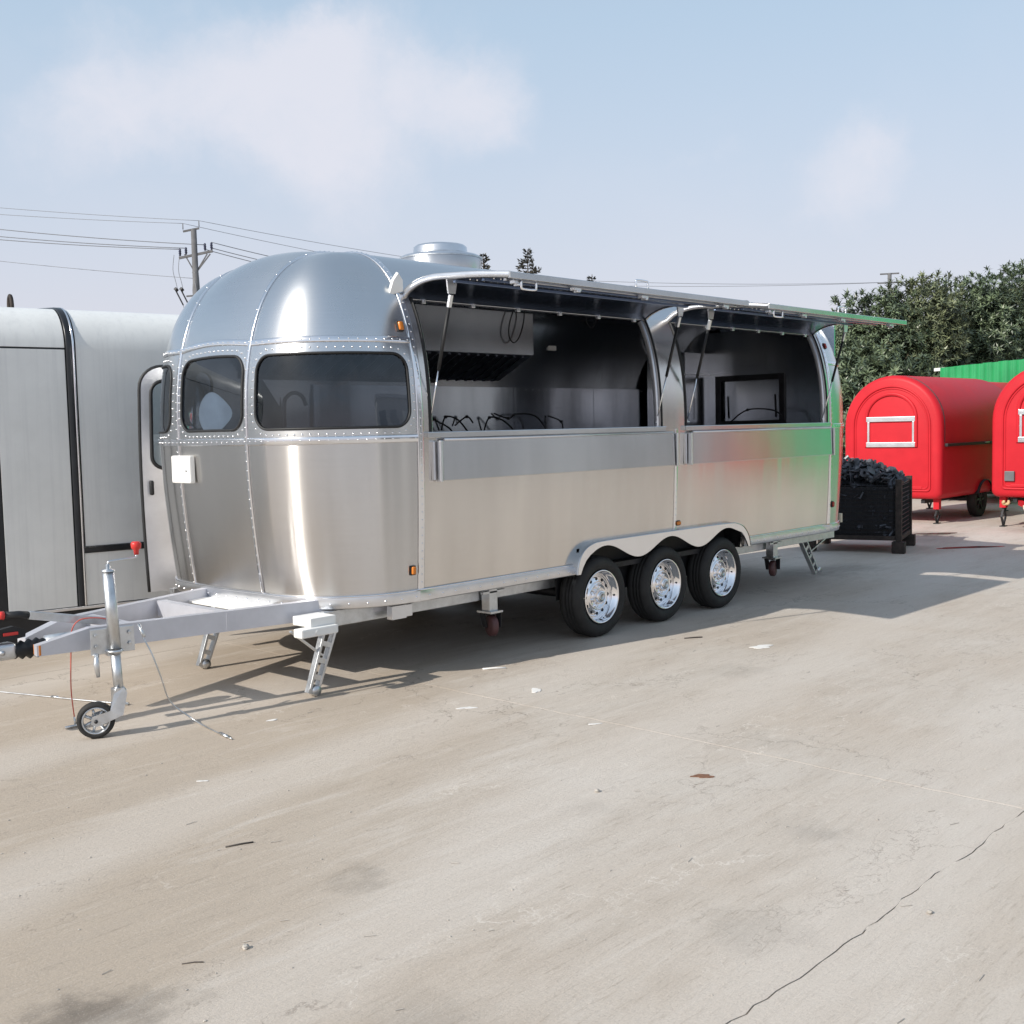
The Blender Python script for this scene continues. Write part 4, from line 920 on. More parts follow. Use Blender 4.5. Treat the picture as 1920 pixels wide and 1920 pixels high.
# ------------------------------------------------------------------ red trailers
RW, RB, RS, RR = .79, .0, 1.09, .79
def arch(w, z0, zs, n=20, r=None):
    """half-width w, bottom z0, spring line zs: outline from bottom left over the arch to bottom right"""
    return [(-w, z0)]+[(-w*math.cos(a), zs+w*math.sin(a)) for a in lin(0, PI, n)]+[(w, z0)]
def archr(w, z0, zs, rc, n=24):
    P = [(-w+rc-rc*math.sin(a), z0+rc-rc*math.cos(a)) for a in lin(0, PI/2, 5)]
    Q_ = [(-w*math.cos(a), zs+w*math.sin(a)) for a in lin(0, PI, n)]
    return P+Q_+[(-x, z) for x, z in P[::-1]]
def red_trailer(label, x, y, zb, hitch=False, frame_win=True, box_=False, L=3.2, WXC=1.72):
    """local x runs from the face to the rear, local y across"""
    t = thing('red_trailer', label, 'food trailer', (x, y, 0), 0, None)
    H0 = zb; ZS = zb+1.12
    secs = [(.10, .90), (.035, .965), (.0, .99), (.0, 1)]
    bm = B(); rings = []
    for dx, ins in ((0, .075), (.012, .035), (.045, .008), (.10, 0), (L-.10, 0), (L-.04, .01), (L-.01, .04), (L, .09)):
        rings.append([bm.verts.new((dx, yy, zz_)) for yy, zz_ in archr(RW-ins, H0+ins, ZS, .10)])
    for a, b_ in zip(rings, rings[1:]):
        n = len(a)
        for k in range(n): bm.faces.new((a[k], a[(k+1) % n], b_[(k+1) % n], b_[k]))
    bm.faces.new(rings[0]); bm.faces.new(rings[-1][::-1]); bmesh.ops.recalc_face_normals(bm, faces=bm.faces)
    o = obj('body', bm, 'red', t)
    for w, ins, r in ((.62, .13, .016), (.585, .165, .012)):
        bm = B(); P = [Vector((-.001, yy, zz_)) for yy, zz_ in archr(w, H0+ins, ZS, .05)]
        ribbon(bm, P, [Vector((-1, 0, 0))]*len(P), r*1.8, .014 if ins < .15 else .007, True); obj('face_moulding', bm, 'red', t)
    bm = B(); P = [Vector((-.002, .40*math.cos(a)*1.0, zb+1.25+.37*math.sin(a))) for a in lin(0, PI, 24)]; P = [Vector((-.002, .40, zb+.80))]+P+[Vector((-.002, -.40, zb+.80))]
    ribbon(bm, P, [Vector((-1, 0, 0))]*len(P), .055, .022); obj('window_hood', bm, 'red', t)
    bm = B(); box(bm, (-.014, -.5, H0+.155), (.004, .5, H0+.195), .005); obj('face_rail', bm, 'red', t, False)
    z0, z1 = zb+.80, zb+1.27
    for lo, hi in (((-.03, -.395, z1-.075), (.003, .395, z1)), ((-.03, -.395, z0), (.003, .395, z0+.075)), ((-.022, -.39, z0+.075), (.003, -.345, z1-.075)), ((-.022, .345, z0+.075), (.003, .39, z1-.075))):
        bm = B(); box(bm, lo, hi, .006); box(bm, (lo[0]-.004, lo[1]+.01, (lo[2]+hi[2])/2-.006), (lo[0]+.003, hi[1]-.01, (lo[2]+hi[2])/2+.006)); obj('window_frame', bm, 'alu', t, False)
    # service hatch edge and shelf on the right-hand side
    bm = B(); ribbon(bm, [Vector((.13, -RW*math.sin(a)-.002, ZS+RW*math.cos(a)+.002)) for a in lin(.25, PI/2, 14)]+[Vector((.13, -RW-.002, z)) for z in lin(ZS-.05, zb+.86, 4)], [Vector((0, -math.sin(a), math.cos(a))) for a in lin(.25, PI/2, 14)]+[Vector((0, -1, 0))]*5, .014, .004); obj('hatch_edge', bm, 'dark', t)
    bm = B(); box(bm, (.13, -RW-.05, zb+.80), (L-.3, -RW+.01, zb+.845), .006); sh_ = obj('shelf', bm, 'dark', t, False)
    bm = B(); box(bm, (1.6, -RW-.07, zb+.825), (1.75, -RW-.05, zb+.84)); obj('shelf_latch', bm, 'alu', sh_, False)
    for sy in (-1, 1):
        bm = B(); lathe(bm, [(.17, .05), (.24, .07), (.28, .06), (.285, 0), (.28, -.06), (.2, -.06)], (WXC, sy*(RW-.12), .285), (0, sy, 0), 28); wh = obj('wheel', bm, 'tyre', t)
        bm = B(); lathe(bm, [(.18, .05), (.17, .03), (.05, .035), (.04, .05), (0, .05)], (WXC, sy*(RW-.12), .285), (0, sy, 0), 20)
        for k in range(6): a = k*PI/3; beam(bm, (WXC+.04*math.cos(a), sy*(RW-.075), .285+.04*math.sin(a)), (WXC+.17*math.cos(a), sy*(RW-.075), .285+.17*math.sin(a)), .012, .03)
        obj('rim', bm, 'dark', wh)
        bm = B(); ribbon(bm, [Vector((WXC+.34*math.cos(a), sy*(RW-.06), .285+.32*math.sin(a))) for a in lin(.35, PI-.35, 14)], [Vector((math.cos(a), 0, math.sin(a))) for a in lin(.35, PI-.35, 14)], .2, .008); obj('mudguard', bm, 'black', t)
    for px, py in ((.18, -.66), (.18, .66), (L-.2, -.66), (L-.2, .66)):
        bm = B(); box(bm, (px-.045, py-.045, H0-.16), (px+.045, py+.045, H0+.04), .006); lg = obj('leg', bm, 'red', t, False)
        bm = B(); h = H0-.16
        for s_ in (-1, 1): beam(bm, (px+s_*.08, py, h*.52), (px, py, h), .03, .014); beam(bm, (px+s_*.08, py, h*.52), (px, py, .012), .03, .014)
        box(bm, (px-.07, py-.035, 0), (px+.07, py+.035, .014)); obj('scissor_jack', bm, 'dark', lg, False)
    bm = B(); box(bm, (.1, -.5, H0-.07), (L-.1, -.44, H0-.01)); box(bm, (.1, .44, H0-.07), (L-.1, .5, H0-.01)); box(bm, (WXC-.04, -.6, .26), (WXC+.04, .6, .32)); obj('chassis', bm, 'dark', t, False)
    if box_:
        bm = B(); box(bm, (-.035, .44, H0+.24), (.0, .58, H0+.385), .01); obj('vent_box', bm, 'greypl', t, False)
    if hitch:
        hy_ = .33
        for s_ in (-1, 1):
            bm = B(); beam(bm, (.15, s_*.42, H0-.08), (-.62, hy_*.25*s_*.3, H0-.08), .05, .07); obj('drawbar_beam', bm, 'red', t, False)
        bm = B(); box(bm, (-.80, -.05, H0-.115), (-.55, .05, H0-.045), .015); lathe(bm, [(.05, 0), (.055, .05), (.02, .07), (0, .07)], (-.78, 0, H0-.1), (0, 0, 1), 14); cp = obj('coupling', bm, 'cream', t)
        bm = B(); tube(bm, [(-.70, .03*math.cos(a)-.0, H0+.10+.05*math.sin(a)) for a in lin(0, 2*PI, 16)[:-1]], .012, 6, True); tube(bm, [(-.70, 0, H0-.05), (-.70, 0, H0+.06)], .02, 8); obj('coupling_handle', bm, 'whitepaint', cp)
        zz_ = H0-.1; q = 0
        while zz_ > .03:
            bm = B(); pts = [(-.66+(.012*math.cos(a) if q % 2 else 0), .05+(0 if q % 2 else .012*math.cos(a)), zz_-.022+.022*math.sin(a)) for a in lin(0, 2*PI, 10)[:-1]]
            tube(bm, pts, .0045, 5, True); obj('chain_link', bm, 'galv', cp); zz_ -= .034; q += 1
        bm = B(); tube(bm, spl([(-.3, .42, H0-.03), (-.36, .40, H0-.06), (-.33, .48, H0-.07), (-.38, .45, H0-.03), (-.30, .5, H0-.05)], 4), .02, 6); obj('tie_rope', bm, 'copper', t)
    return t
R1 = red_trailer('red rounded food trailer with a blank framed window, behind the heap in the black crate', 16.73, 7.73, .38)
R2 = red_trailer('red food trailer cut by the right frame edge, with grey vent box and hitch chain', 16.73, 5.42, .44, True, True, True)
R3 = red_trailer('farthest red trailer, only its arched top showing in front of the green fence', 21.2, 8.27, .38)
R4 = red_trailer('red rounded food trailer mirrored as a red blur in the rear counter flap', 21.0, -2.35, .40, L=2.3, WXC=1.3); R4.rotation_euler = (0, 0, -.58)
for r_ in (R1, R2, R3, R4): r_['group'] = 'red rounded food trailers'

# ------------------------------------------------------------------ crate of scrap
cr = thing('scrap_crate', 'black steel mesh crate on blocks, heaped with dark scrap', 'crate', (12.90, 5.83, 0), math.radians(17))
def cpn(name, bm, m, smooth=False, parent=None): return obj(name, bm, m, parent or cr, smooth)
CX0, CX1, CY0, CY1 = 0, 1.0, 0, 1.12
for x in (CX0+.03, CX1-.03):
    for y in (CY0+.03, CY1-.03):
        h = .89 if y < .5 else .86
        bm = B(); box(bm, (x-.035, y-.035, .12), (x+.035, y+.035, h), .004); cpn('post', bm, 'rust')
        bm = B(); box(bm, (x-.075, y-.075, 0), (x+.075, y+.075, .14), .008); cpn('foot', bm, 'rust')
for z, w in ((.18, .055), (.84, .03)):
    for a, b_ in (((CX0+.03, CY0+.07, z), (CX0+.03, CY1-.07, z)), ((CX1-.03, CY0+.07, z), (CX1-.03, CY1-.07, z)), ((CX0+.07, CY0+.03, z), (CX1-.07, CY0+.03, z)), ((CX0+.07, CY1-.03, z), (CX1-.07, CY1-.03, z))):
        if z > .5 and a[0] == CX0+.03 and b_[0] == a[0]: continue
        bm = B(); beam(bm, a, b_, w, w, .004); cpn('rail', bm, 'rust')
bm = B(); box(bm, (CX0+.05, CY0+.05, .17), (CX1-.05, CY1-.05, .19)); cpn('base_plate', bm, 'rust')
for face in range(3):
    bm = B()
    for q in range(12):
        z = .24+q*.052
        if face == 0: tube(bm, [(CX0+.02, CY0+.06, z), (CX0+.02, CY1-.06, z)], .005, 4)
        elif face == 1: tube(bm, [(CX0+.06, CY0+.02, z), (CX1-.06, CY0+.02, z)], .005, 4)
        else: tube(bm, [(CX0+.06, CY1-.02, z), (CX1-.06, CY1-.02, z)], .005, 4)
    for q in range(16):
        f_ = (q+.5)/16
        if face == 0: tube(bm, [(CX0+.025, CY0+.06+(CY1-CY0-.12)*f_, .2), (CX0+.025, CY0+.06+(CY1-CY0-.12)*f_, .83)], .004, 4)
        elif face == 1: tube(bm, [(CX0+.06+(CX1-CX0-.12)*f_, CY0+.025, .2), (CX0+.06+(CX1-CX0-.12)*f_, CY0+.025, .83)], .004, 4)
    cpn('wire_mesh', bm, 'mesh')
bm = B(); box(bm, (CX0+.055, CY0+.07, .19), (CX1-.07, CY1-.07, .80), .02); cpn('liner', bm, 'mesh')
bm = B(); r_ = random.Random(4)
def hgt(x, y): return .80+.26*max(0, 1-((x-.45)/.62)**2)*max(0, 1-((y-.78)/.80)**2)
grid(bm, lambda x, y: Vector((x, y, hgt(x, y)-.13+.03*math.sin(x*37)*math.sin(y*31))), lin(CX0+.05, CX1-.05, 14), lin(CY0+.06, CY1-.06, 14))
for q in range(620):
    x, y = r_.uniform(CX0+.06, CX1-.06), r_.uniform(CY0+.07, CY1-.07)
    z = hgt(x, y)+.07-r_.random()**.8*.12 if q > 120 else r_.uniform(.22, .75)
    if q <= 120:
        if r_.random() < .5: x = CX0+.07+r_.random()*.06
        else: y = CY0+.08+r_.random()*.06
    R = Matrix.Rotation(r_.uniform(0, 6.28), 3, Vector((r_.gauss(0, 1), r_.gauss(0, 1), r_.gauss(0, 1))).normalized())
    k = r_.random()
    if k < .5: s = [r_.uniform(.07, .24), r_.uniform(.02, .10), r_.uniform(.004, .02)]; box(bm, [-v/2 for v in s], [v/2 for v in s], 0, R, (x, y, z))
    elif k < .8: a = R @ Vector((1, 0, 0)); L = r_.uniform(.06, .22); tube(bm, [Vector((x, y, z))-a*L/2, Vector((x, y, z))+a*L/2], r_.uniform(.012, .035), 7)
    else: lathe(bm, [(.02, 0), (.055, .004), (.055, .012), (.02, .016)], (x, y, z), R @ Vector((0, 0, 1)), 12, True)
heap = obj('scrap_heap', bm, 'scrap', None, False); heap.location = (12.90, 5.83, 0); heap.rotation_euler = (0, 0, math.radians(17)); tag(heap, 'heap of dark metal and rubber scrap filling the black crate', 'scrap'); heap['kind'] = 'stuff'
bm = B(); a_ = Vector((12.93, 6.95, .94)); lathe(bm, [(0, 0), (.085, 0), (.085, .012), (0, .014)], (12.88, 6.60, .99), (-.8, -.1, .5), 20); tag(obj('scrap_disc', bm, 'greypl'), 'grey round disc on the left of the scrap heap', 'scrap disc')
bm = B(); box(bm, (-.07, -.012, -.012), (.07, .012, .012), .003, Matrix.Rotation(1.5, 3, 'Z'), (12.95, 6.36, .935)); tag(obj('scrap_strip', bm, 'white', None, False), 'short white strip on top of the scrap heap', 'scrap strip')

# ------------------------------------------------------------------ green sheet fence along the right of the yard
F0 = Vector((24.88, 10.33, 0)); fd = Vector((-.60, -.80, 0)); fang = math.atan2(fd.y, fd.x)
fe = thing('green_fence', 'bright green ribbed sheet metal fence behind the red trailers', 'fence', F0, fang)
PW = .272; FH = 2.74
prf = [(0, 0), (.012, -.03), (.042, -.03), (.054, 0), (.115, 0), (.122, -.007), (.132, -.007), (.139, 0), (.195, 0), (.202, -.007), (.212, -.007), (.219, 0), (PW, 0)]
bm = B(); grid(bm, lambda i, z: Vector((prf[int(i)][0], prf[int(i)][1], z)), list(range(len(prf))), [.05, 1.4, FH])
me = bpy.data.meshes.new('panel'); bm.to_mesh(me); bm.free(); me.materials.append(M['green'])
for q in range(41):
    o = bpy.data.objects.new('panel', me); COL.objects.link(o); o.parent = fe; o.location = (q*PW, random.uniform(-.003, .003), random.uniform(-.006, .006))
    md = o.modifiers.new('thickness', 'SOLIDIFY'); md.thickness = .002
for q in range(4):
    bm = B(); box(bm, (q*2.7+.02, .02, 0), (q*2.7+.08, .08, FH-.05)); obj('post', bm, 'galv', fe, False)
for z in (.5, 2.2):
    bm = B(); box(bm, (-.02, .012, z), (41*PW, .05, z+.05)); obj('rail', bm, 'galv', fe, False)
bm = B(); box(bm, (-.30, .0, FH-.07), (.10, .05, FH+.0), .006); obj('end_rail', bm, 'whitepaint', fe, False)

sh = thing('added_shed', 'tall green sheet metal shed added out of frame, mirrored in the rear end of the silver trailer', 'shed', (26, -5.6, 0))  # unseen shed, added to give the steel its green reflection
for lo, hi in (((0, 0, 0), (7, .12, 5.6)), ((0, 4.0, 0), (7, 4.12, 5.6)), ((0, .12, 0), (.12, 4.0, 5.6)), ((6.88, .12, 0), (7, 4.0, 5.6))):
    bm = B(); box(bm, lo, hi); obj('wall', bm, 'greendull', sh, False)
for q in range(13):
    bm = B(); box(bm, (-.035, .15+q*.31, .05), (0, .19+q*.31, 5.55)); obj('rib', bm, 'greendull', sh, False)
bm = B(); prism(bm, [Vector((-.2, -.2, 5.6)), Vector((-.2, 4.3, 5.6)), Vector((-.2, 2.05, 6.2))], (7.4, 0, 0)); obj('roof', bm, 'greendull', sh, False)

hall = thing('added_hall', 'long grey workshop hall added out of frame, mirrored faintly in the silver trailer side', 'building', (8, -30, 0))  # unseen building, added to put grey into the steel's reflections
bm = B(); box(bm, (0, 0, 0), (44, 8, 5.4)); obj('wall', bm, 'hall', hall, False)
bm = B(); prism(bm, [Vector((-.4, -.4, 5.4)), Vector((-.4, 8.5, 5.4)), Vector((-.4, 4.05, 6.6))], (44.8, 0, 0)); obj('roof', bm, 'hallroof', hall, False)
r_ = random.Random(5)
for q in range(8):  # doors and windows set out to break that reflection into bands
    x = 1.2+q*5.4; k = r_.random()
    bm = B(); box(bm, (x, 7.98, 0), (x+3.4, 8.03, 3.9)); dr = obj('roller_door', bm, ('dark', 'hallroof', 'greywall')[q % 3], hall, False)
    bm = B(); box(bm, (x+3.9, 7.98, 1.1), (x+4.9, 8.04, 2.5)); obj('window', bm, 'dark', hall, False)

# ------------------------------------------------------------------ trees
def rot_to(d): return Vector((0, 0, 1)).rotation_difference(Vector(d))
def crown_mesh(name, H, rx, ry, z0, seed, ncl=620, leaf=.17, m='leafA'):
    r_ = random.Random(seed); V, Fc = [], []
    lobes = [(r_.uniform(-.5, .5)*rx, r_.uniform(-.5, .5)*ry, z0+(H-z0)*r_.uniform(.2, .8), r_.uniform(.45, .75)) for _ in range(7)]
    lobes.append((0, 0, z0+(H-z0)*.74, .62))
    for c in range(ncl):
        lx, ly, lz, lr = lobes[r_.randrange(len(lobes))]
        while True:
            d = Vector((r_.gauss(0, 1), r_.gauss(0, 1), r_.gauss(0, 1)))
            if d.length > .1: break
        d.normalize(); q = r_.random()**.35
        ctr = Vector((lx+d.x*rx*lr*q, ly+d.y*ry*lr*q, lz+d.z*(H-z0)*.36*lr*q*1.25))
        if ctr.z > H-.12: ctr.z = H-.12-r_.random()*.5
        if ctr.z < z0: ctr.z = z0+r_.random()*.4
        ax = (d+Vector((0, 0, .8))+Vector((r_.gauss(0, .35), r_.gauss(0, .35), r_.gauss(0, .25)))).normalized()
        x, y = frame(ax); ph = r_.random()*6.28; nl = r_.randint(9, 13); sc_ = r_.uniform(.75, 1.25)
        for k in range(nl):
            a = ph+k*2.399; tilt = .25+1.15*(k/nl)+r_.uniform(-.15, .15)
            ld = (ax*math.cos(tilt)+(x*math.cos(a)+y*math.sin(a))*math.sin(tilt)); sd_ = ld.cross(ax)
            if sd_.length < .05: continue
            sd_.normalize(); L = leaf*sc_*r_.uniform(.8, 1.2); w = L*.13; nb = sd_.cross(ld)*.02
            base = ctr+ax*(.05*(1-k/nl)); i = len(V)
            V += [base, base+ld*L*.45+sd_*w+nb, base+ld*L-nb*2, base+ld*L*.45-sd_*w+nb]
            Fc.append((i, i+1, i+2, i+3))
    me = bpy.data.meshes.new(name); me.from_pydata([tuple(v) for v in V], [], Fc); me.materials.append(M[m]); return me
def tree(name, label, cat, x, y, H, rx, seed, z0=.5, m='leafA', ncl=620, leaf=.17, group=None):
    t = thing(name, label, cat, (x, y, 0), random.Random(seed).random()*6, group)
    o = bpy.data.objects.new('crown', crown_mesh('crown', H, rx, rx, z0, seed, ncl, leaf, m)); COL.objects.link(o); o.parent = t
    bm = B(); r_ = random.Random(seed+99)
    tube(bm, [(0, 0, -.02), (.05, .03, H*.3), (.02, -.05, H*.62)], [.13, .10, .04], 8)
    for q in range(6):
        a = r_.random()*6.28; z = H*r_.uniform(.15, .5); tube(bm, [(.03, 0, z), (math.cos(a)*rx*.35, math.sin(a)*rx*.35, z+H*.15), (math.cos(a)*rx*.6, math.sin(a)*rx*.6, z+H*.3)], [.06, .04, .015], 6)
    obj('trunk', bm, 'bark', t); return t
def at(px, py_, depth):
    d = fw+rt*((px-960)/2103.05)-up*((py_-960)/2103.05); return Vector((0, 0, 1.6))+d*depth
TR = [(1556, 4.3, 31, 'leftmost low evergreen tree, half hidden by the silver trailer'), (1588, 4.55, 30, 'low evergreen tree showing between the silver trailer and the tip of its rear hatch'),
      (1652, 5.05, 29.5, 'dark evergreen tree rising straight above the tip of the rear hatch'),
      (1712, 5.45, 30, 'leafy evergreen tree just right of the small far power pole'),
      (1772, 5.45, 31, 'leafy evergreen tree above the left end of the green fence'),
      (1830, 5.6, 31, 'tall leafy evergreen tree above the middle of the green fence'),
      (1884, 5.25, 31.5, 'evergreen tree in the dip left of the tallest crown on the right'),
      (1934, 6.0, 32, 'tallest evergreen crown, cut by the right frame edge')]
for i, (px, H, dp, lab) in enumerate(TR):
    q = at(px, 800, dp); tree('evergreen_tree', lab, 'tree', q.x, q.y, H, 1.45, 11+i, .4, 'leafA' if i % 3 else 'leafB', 2100, .16, 'evergreen trees along the yard edge')
# a second rank behind, closing the gaps
bk = [(1600, 3.6, 28.2), (1680, 4.2, 33), (1745, 4.6, 34), (1805, 4.6, 34), (1865, 4.6, 34.5), (1960, 5.2, 35), (2020, 5.8, 33), (1625, 3.2, 28)]
V, Fc = [], []
for i, (px, H, dp) in enumerate(bk):
    q = at(px, 800, dp); me = crown_mesh('tmp', H, 1.9, 1.9, .2, 50+i, 800, .22); k = len(V)
    V += [(v.co.x+q.x, v.co.y+q.y, v.co.z) for v in me.vertices]; Fc += [tuple(a+k for a in p_.vertices) for p_ in me.polygons]; bpy.data.meshes.remove(me)
me = bpy.data.meshes.new('undergrowth'); me.from_pydata(V, [], Fc); me.materials.append(M['leafA'])
o = bpy.data.objects.new('undergrowth', me); COL.objects.link(o); tag(o, 'dark evergreen undergrowth filling the gaps behind the trees', 'undergrowth'); o['kind'] = 'stuff'
# distant conifers above the roof and hatch
def conifer(label, px, top_py, dp, w, seed, lean=0):
    tip = at(px, top_py, dp); H = tip.z; t = thing('conifer_tree', label, 'tree', (tip.x, tip.y, 0), 0, 'far conifers behind the silver trailer')
    r_ = random.Random(seed); V, Fc = [], []; bm = B(); tube(bm, [(0, 0, 0), (0, 0, H*.6), (0, 0, H)], [.14, .09, .015], 6)
    z = H*.35
    while z < H-.1:
        f_ = (H-z)/(H*.65); L = w*f_**.8*r_.uniform(.6, 1.1)+.06; 
        for q in range(5):
            a = r_.random()*6.28; d = Vector((math.cos(a), math.sin(a), r_.uniform(-.05, .35))); tube(bm, [Vector((0, 0, z)), Vector((0, 0, z))+d*L], [.02, .006], 4)
            for s in range(int(5+L*14)):
                c = Vector((0, 0, z))+d*L*r_.uniform(.25, 1); ld = (d+Vector((r_.gauss(0, .5), r_.gauss(0, .5), r_.gauss(0, .5)))).normalized(); sd_ = ld.cross(Vector((r_.gauss(0, 1), r_.gauss(0, 1), r_.gauss(0, 1)))).normalized()
                i = len(V); l = r_.uniform(.12, .26); V += [tuple(c), tuple(c+ld*l*.5+sd_*l*.2), tuple(c+ld*l), tuple(c+ld*l*.5-sd_*l*.2)]; Fc.append((i, i+1, i+2, i+3))
        z += r_.uniform(.10, .2)
    me = bpy.data.meshes.new('crown'); me.from_pydata(V, [], Fc); me.materials.append(M['conifer']); o = bpy.data.objects.new('crown', me); COL.objects.link(o); o.parent = t
    obj('trunk', bm, 'bark', t)
conifer('far reddish conifer peeping out right beside the roof vent', 906, 476, 60, 1.5, 1)
conifer('far thin conifer with a bare spire above the first raised hatch', 989, 468, 60, 2.3, 2)
conifer('smallest far conifer tip, above the middle of the raised hatch', 1110, 514, 62, 1.6, 3)

# ------------------------------------------------------------------ power poles and lines
pt_ = at(363, 430, 45); pl = thing('power_pole', 'utility pole with two crossarms and dark insulators behind the silver trailer', 'power pole', (pt_.x, pt_.y, 0))
ad = Vector((.72, -.69, .0)).normalized(); base_ = Vector((pt_.x, pt_.y, 0))
bm = B(); tube(bm, [(0, 0, 0), (0, 0, pt_.z)], [.17, .11], 12); obj('pole', bm, 'pole', pl)
def arm(z, l0, l1, sec, tilt=0):
    bm = B(); beam(bm, ad*l0+Vector((0, 0, z-tilt)), ad*l1+Vector((0, 0, z+tilt)), sec, sec); return obj('crossarm', bm, 'pole', pl, False)
ZP = pt_.z
arm(ZP-.02, -.42, .22, .07, .06); arm(ZP-1.0, -.62, .72, .09, .13); arm(ZP-2.62, -.40, .5, .06, .03)
for l, z in ((-.42, ZP+.0), (.22, ZP+.1)):
    bm = B(); tube(bm, [ad*l+Vector((0, 0, z)), ad*l+Vector((0, 0, z+.24))], .018, 6); obj('pin', bm, 'pole', pl)
for l, z in ((-.58, ZP-1.05), (-.34, ZP-1.0), (.42, ZP-.85), (.68, ZP-.82)):
    bm = B(); lathe(bm, [(.02, 0), (.05, .02), (.035, .06), (.06, .09), (.04, .14), (.06, .17), (.04, .22), (.055, .26), (.02, .30), (0, .30)], ad*l+Vector((0, 0, z)), (0, 0, 1), 10); obj('insulator', bm, 'insul', pl)
for l in (.5, .62, -.4):
    bm = B(); beam(bm, ad*l+Vector((0, 0, ZP-.98)), Vector((0, 0, ZP-1.75)), .045, .045); obj('arm_brace', bm, 'pole', pl, False)
for q in range(2):
    l = -.62-.22*q
    bm = B(); beam(bm, ad*l+Vector((0, 0, ZP-2.35+.0)), ad*(l+.3)+Vector((0, 0, ZP-3.0)), .05, .05); lathe(bm, [(.09, 0), (.09, .12), (0, .14)], ad*l+Vector((0, 0, ZP-2.42)), (.4, -.3, .5), 8); obj('fuse_switch', bm, 'dark', pl, False)
    bm = B(); tube(bm, spl([ad*(l+.02)+Vector((0, 0, ZP-1.0)), ad*(l-.05)+Vector((0, 0, ZP-1.6)), ad*(l+.05)+Vector((0, 0, ZP-2.1)), ad*(l+.1)+Vector((0, 0, ZP-2.4))], 4), .012, 5); obj('drop_wire', bm, 'wire', pl)
    bm = B(); tube(bm, spl([ad*(l+.3)+Vector((0, 0, ZP-3.0)), ad*(l+.4)+Vector((0, 0, ZP-3.4)), ad*(l+.7)+Vector((0, 0, ZP-3.6))], 4), .012, 5); obj('drop_wire', bm, 'wire', pl)
bm = B()
for a in range(5): tube(bm, spl([Vector((.12*math.cos(a*1.3), .12*math.sin(a*1.3), ZP-1.7)), Vector((.15*math.cos(a*2.1), .15*math.sin(a*2.1), ZP-2.4)), Vector((.13*math.cos(a*1.7), .13*math.sin(a*1.7), ZP-3.4))], 4), .02, 5)
obj('cable_bundle', bm, 'wire', pl)
p2 = at(1668, 512, 75); pl2 = thing('power_pole', 'small far power pole whose two crossarms show over the trees', 'power pole', (p2.x, p2.y, 0))
bm = B(); tube(bm, [(0, 0, 0), (0, 0, p2.z)], [.2, .13], 10); obj('pole', bm, 'pole', pl2)
ad2 = Vector((.6, -.75, 0)).normalized()
for z, l in ((p2.z-.03, .62), (p2.z-.62, .78)):
    bm = B(); beam(bm, -ad2*l+Vector((0, 0, z-.03)), ad2*l+Vector((0, 0, z)), .10, .09); obj('crossarm', bm, 'pole', pl2, False)
def line(label, a, b_, sag, r=.016):
    a, b_ = Vector(a), Vector(b_); bm = B()
    tube(bm, [a.lerp(b_, f_)-Vector((0, 0, sag*4*f_*(1-f_))) for f_ in lin(0, 1, 24)], r, 5); tag(obj('power_line', bm, 'wire'), label, 'power line', 'overhead power lines')
LL = 'overhead wire running left from the pole crossarm, '
line(LL+'uppermost of the dark three', base_+ad*.42+Vector((0, 0, ZP-.62)), at(-250, 400, 45), .15)
line(LL+'middle of the dark three', base_+ad*-.34+Vector((0, 0, ZP-.74)), at(-250, 416, 45), .15)
line(LL+'lowest of the dark three', base_+ad*-.58+Vector((0, 0, ZP-.78)), at(-250, 424, 45), .15)
line('faint thin wire running left from the right pin on top of the pole', base_+ad*.22+Vector((0, 0, ZP+.34)), at(-250, 366, 48), .1, .010)
line('faint thin wire running left from the left pin on top of the pole', base_+ad*-.42+Vector((0, 0, ZP+.24)), at(-250, 382, 48), .1, .010)
line('lone faint wire running left low behind the pole', base_+Vector((0, 0, ZP-1.95)), at(-250, 460, 48), .1, .010)
RL = 'overhead wire running down right behind the silver roof, '
line(RL+'uppermost of the dark three', base_+ad*.68+Vector((0, 0, ZP-.52)), at(760, 525, 52), .15)
line(RL+'middle of the dark three', base_+ad*.68+Vector((0, 0, ZP-.75)), at(760, 537, 52), .15)
line(RL+'lowest of the dark three', base_+ad*.42+Vector((0, 0, ZP-.80)), at(760, 548, 52), .15)
line('faint thin wire running right from the top of the pole to the roof vent', base_+ad*.22+Vector((0, 0, ZP+.34)), at(900, 502, 55), .1, .010)
line('faintest wire just under the thin one right of the pole', base_+ad*-.42+Vector((0, 0, ZP+.24)), at(860, 520, 55), .1, .010)
line('faint upper wire crossing the sky to the far pole on the right', at(880, 515, 70), Vector((p2.x, p2.y, p2.z-.6))-ad2*.7, .3, .014)
line('faint lower wire crossing the sky to the far pole on the right', at(880, 528, 70), Vector((p2.x, p2.y, p2.z-.6))+ad2*.7, .3, .014)

# ------------------------------------------------------------------ litter
def flat(label, name, cat, x, y, rx, ry, rot, seed, m, h=.003): tag(obj(name, blotch(x, y, rx, ry, rot, seed, .001, h, 26, .5), m, None, False), label, cat)
flat('rounded white scrap on the concrete, front of the trailer shadow, left of the others', 'paper_scrap', 'scrap', 4.983, 4.563, .045, .035, .5, 1, 'white')
flat('white oval scrap on the sunlit concrete in front of the three wheels', 'paper_scrap', 'scrap', 6.975, 4.186, .085, .05, -.5, 2, 'white')
flat('small white torn scrap beside the pale slab joint', 'paper_scrap', 'scrap', 4.415, 4.587, .045, .022, -.7, 3, 'white')
flat('white sliver lying across the pale slab joint', 'paper_scrap', 'scrap', 4.60, 3.79, .03, .010, -.6, 4, 'white')
flat('brown dry leaf on the pale concrete in the middle of the yard', 'dry_leaf', 'leaf', 4.209, 2.837, .05, .022, -.72, 5, 'brown')
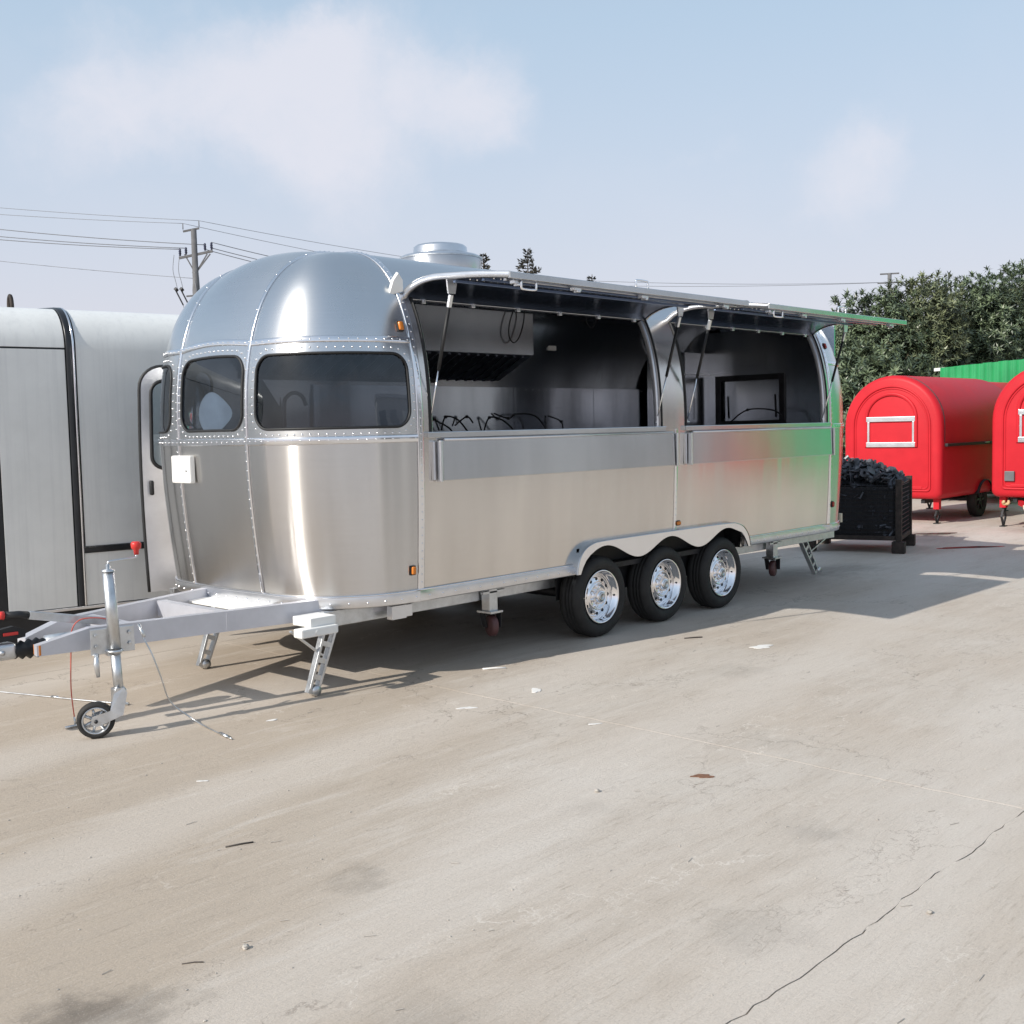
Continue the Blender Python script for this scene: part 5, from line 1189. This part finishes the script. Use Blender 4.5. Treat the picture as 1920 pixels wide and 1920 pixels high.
flat('small white scrap nearest the cable end on the left', 'paper_scrap', 'scrap', 3.54, 5.251, .035, .009, -.3, 6, 'white')
flat('white flake left on the concrete below the cable end', 'paper_scrap', 'scrap', 2.69, 4.575, .022, .008, -.7, 7, 'white')
def stick(label, a, b_, r, m='twig'): 
    bm = B(); tube(bm, [Vector((*a, r)), Vector(((a[0]+b_[0])/2+.006, (a[1]+b_[1])/2, r*1.3)), Vector((*b_, r))], r, 5); tag(obj('twig', bm, m), label, 'twig')
stick('thin dark twig lying on the left of the yard below the cable', (2.30, 3.76), (2.40, 3.72), .0035)
stick('short dark twig by the lower left stain', (1.68, 3.02), (1.73, 2.98), .002)
stick('bent white strip lying in the trailer shadow', (5.20, 5.24), (5.32, 5.14), .007, 'white')
stick('dark strip lying in the shade beside the third wheel', (6.9, 4.80), (7.02, 4.72), .005)
def pebble(label, x, y, r, seed):
    bm = B(); bmesh.ops.create_icosphere(bm, subdivisions=2, radius=r); r_ = random.Random(seed)
    for v in bm.verts: v.co *= 1+r_.uniform(-.2, .2); v.co.z *= .75
    bmesh.ops.translate(bm, verts=bm.verts, vec=(x, y, r*.6)); tag(obj('pebble', bm, 'stone', None, False), label, 'pebble')
pebble('pale pebble casting a shadow on the lower left concrete', 1.866, 2.961, .011, 1)
pebble('pale pebble right of the dark slab crack', 3.473, 1.471, .010, 2)
pebble('small pebble near the middle of the yard', 3.736, 3.068, .011, 3)
bm = B(); r_ = random.Random(21)
for q in range(420):
    x, y = r_.uniform(1.2, 9.5), r_.uniform(1.0, 5.3); k = r_.random(); d = math.hypot(x, y)
    if d < 1.8: continue
    if k < .7:
        r = r_.uniform(.0015, .005); i = bmesh.ops.create_icosphere(bm, subdivisions=1, radius=r)
        for v in i['verts']: v.co = Vector((v.co.x*r_.uniform(.8, 1.4)+x, v.co.y+y, v.co.z*.6+r*.4))
    else:
        a = r_.uniform(-.9, .4); L = r_.uniform(.012, .05); tube(bm, [(x, y, .002), (x+math.cos(a)*L, y+math.sin(a)*L, .003)], .0014, 4)
o = obj('grit', bm, 'stone', None, False); tag(o, 'fine grit and splinters scattered over the concrete', 'grit'); o['kind'] = 'stuff'
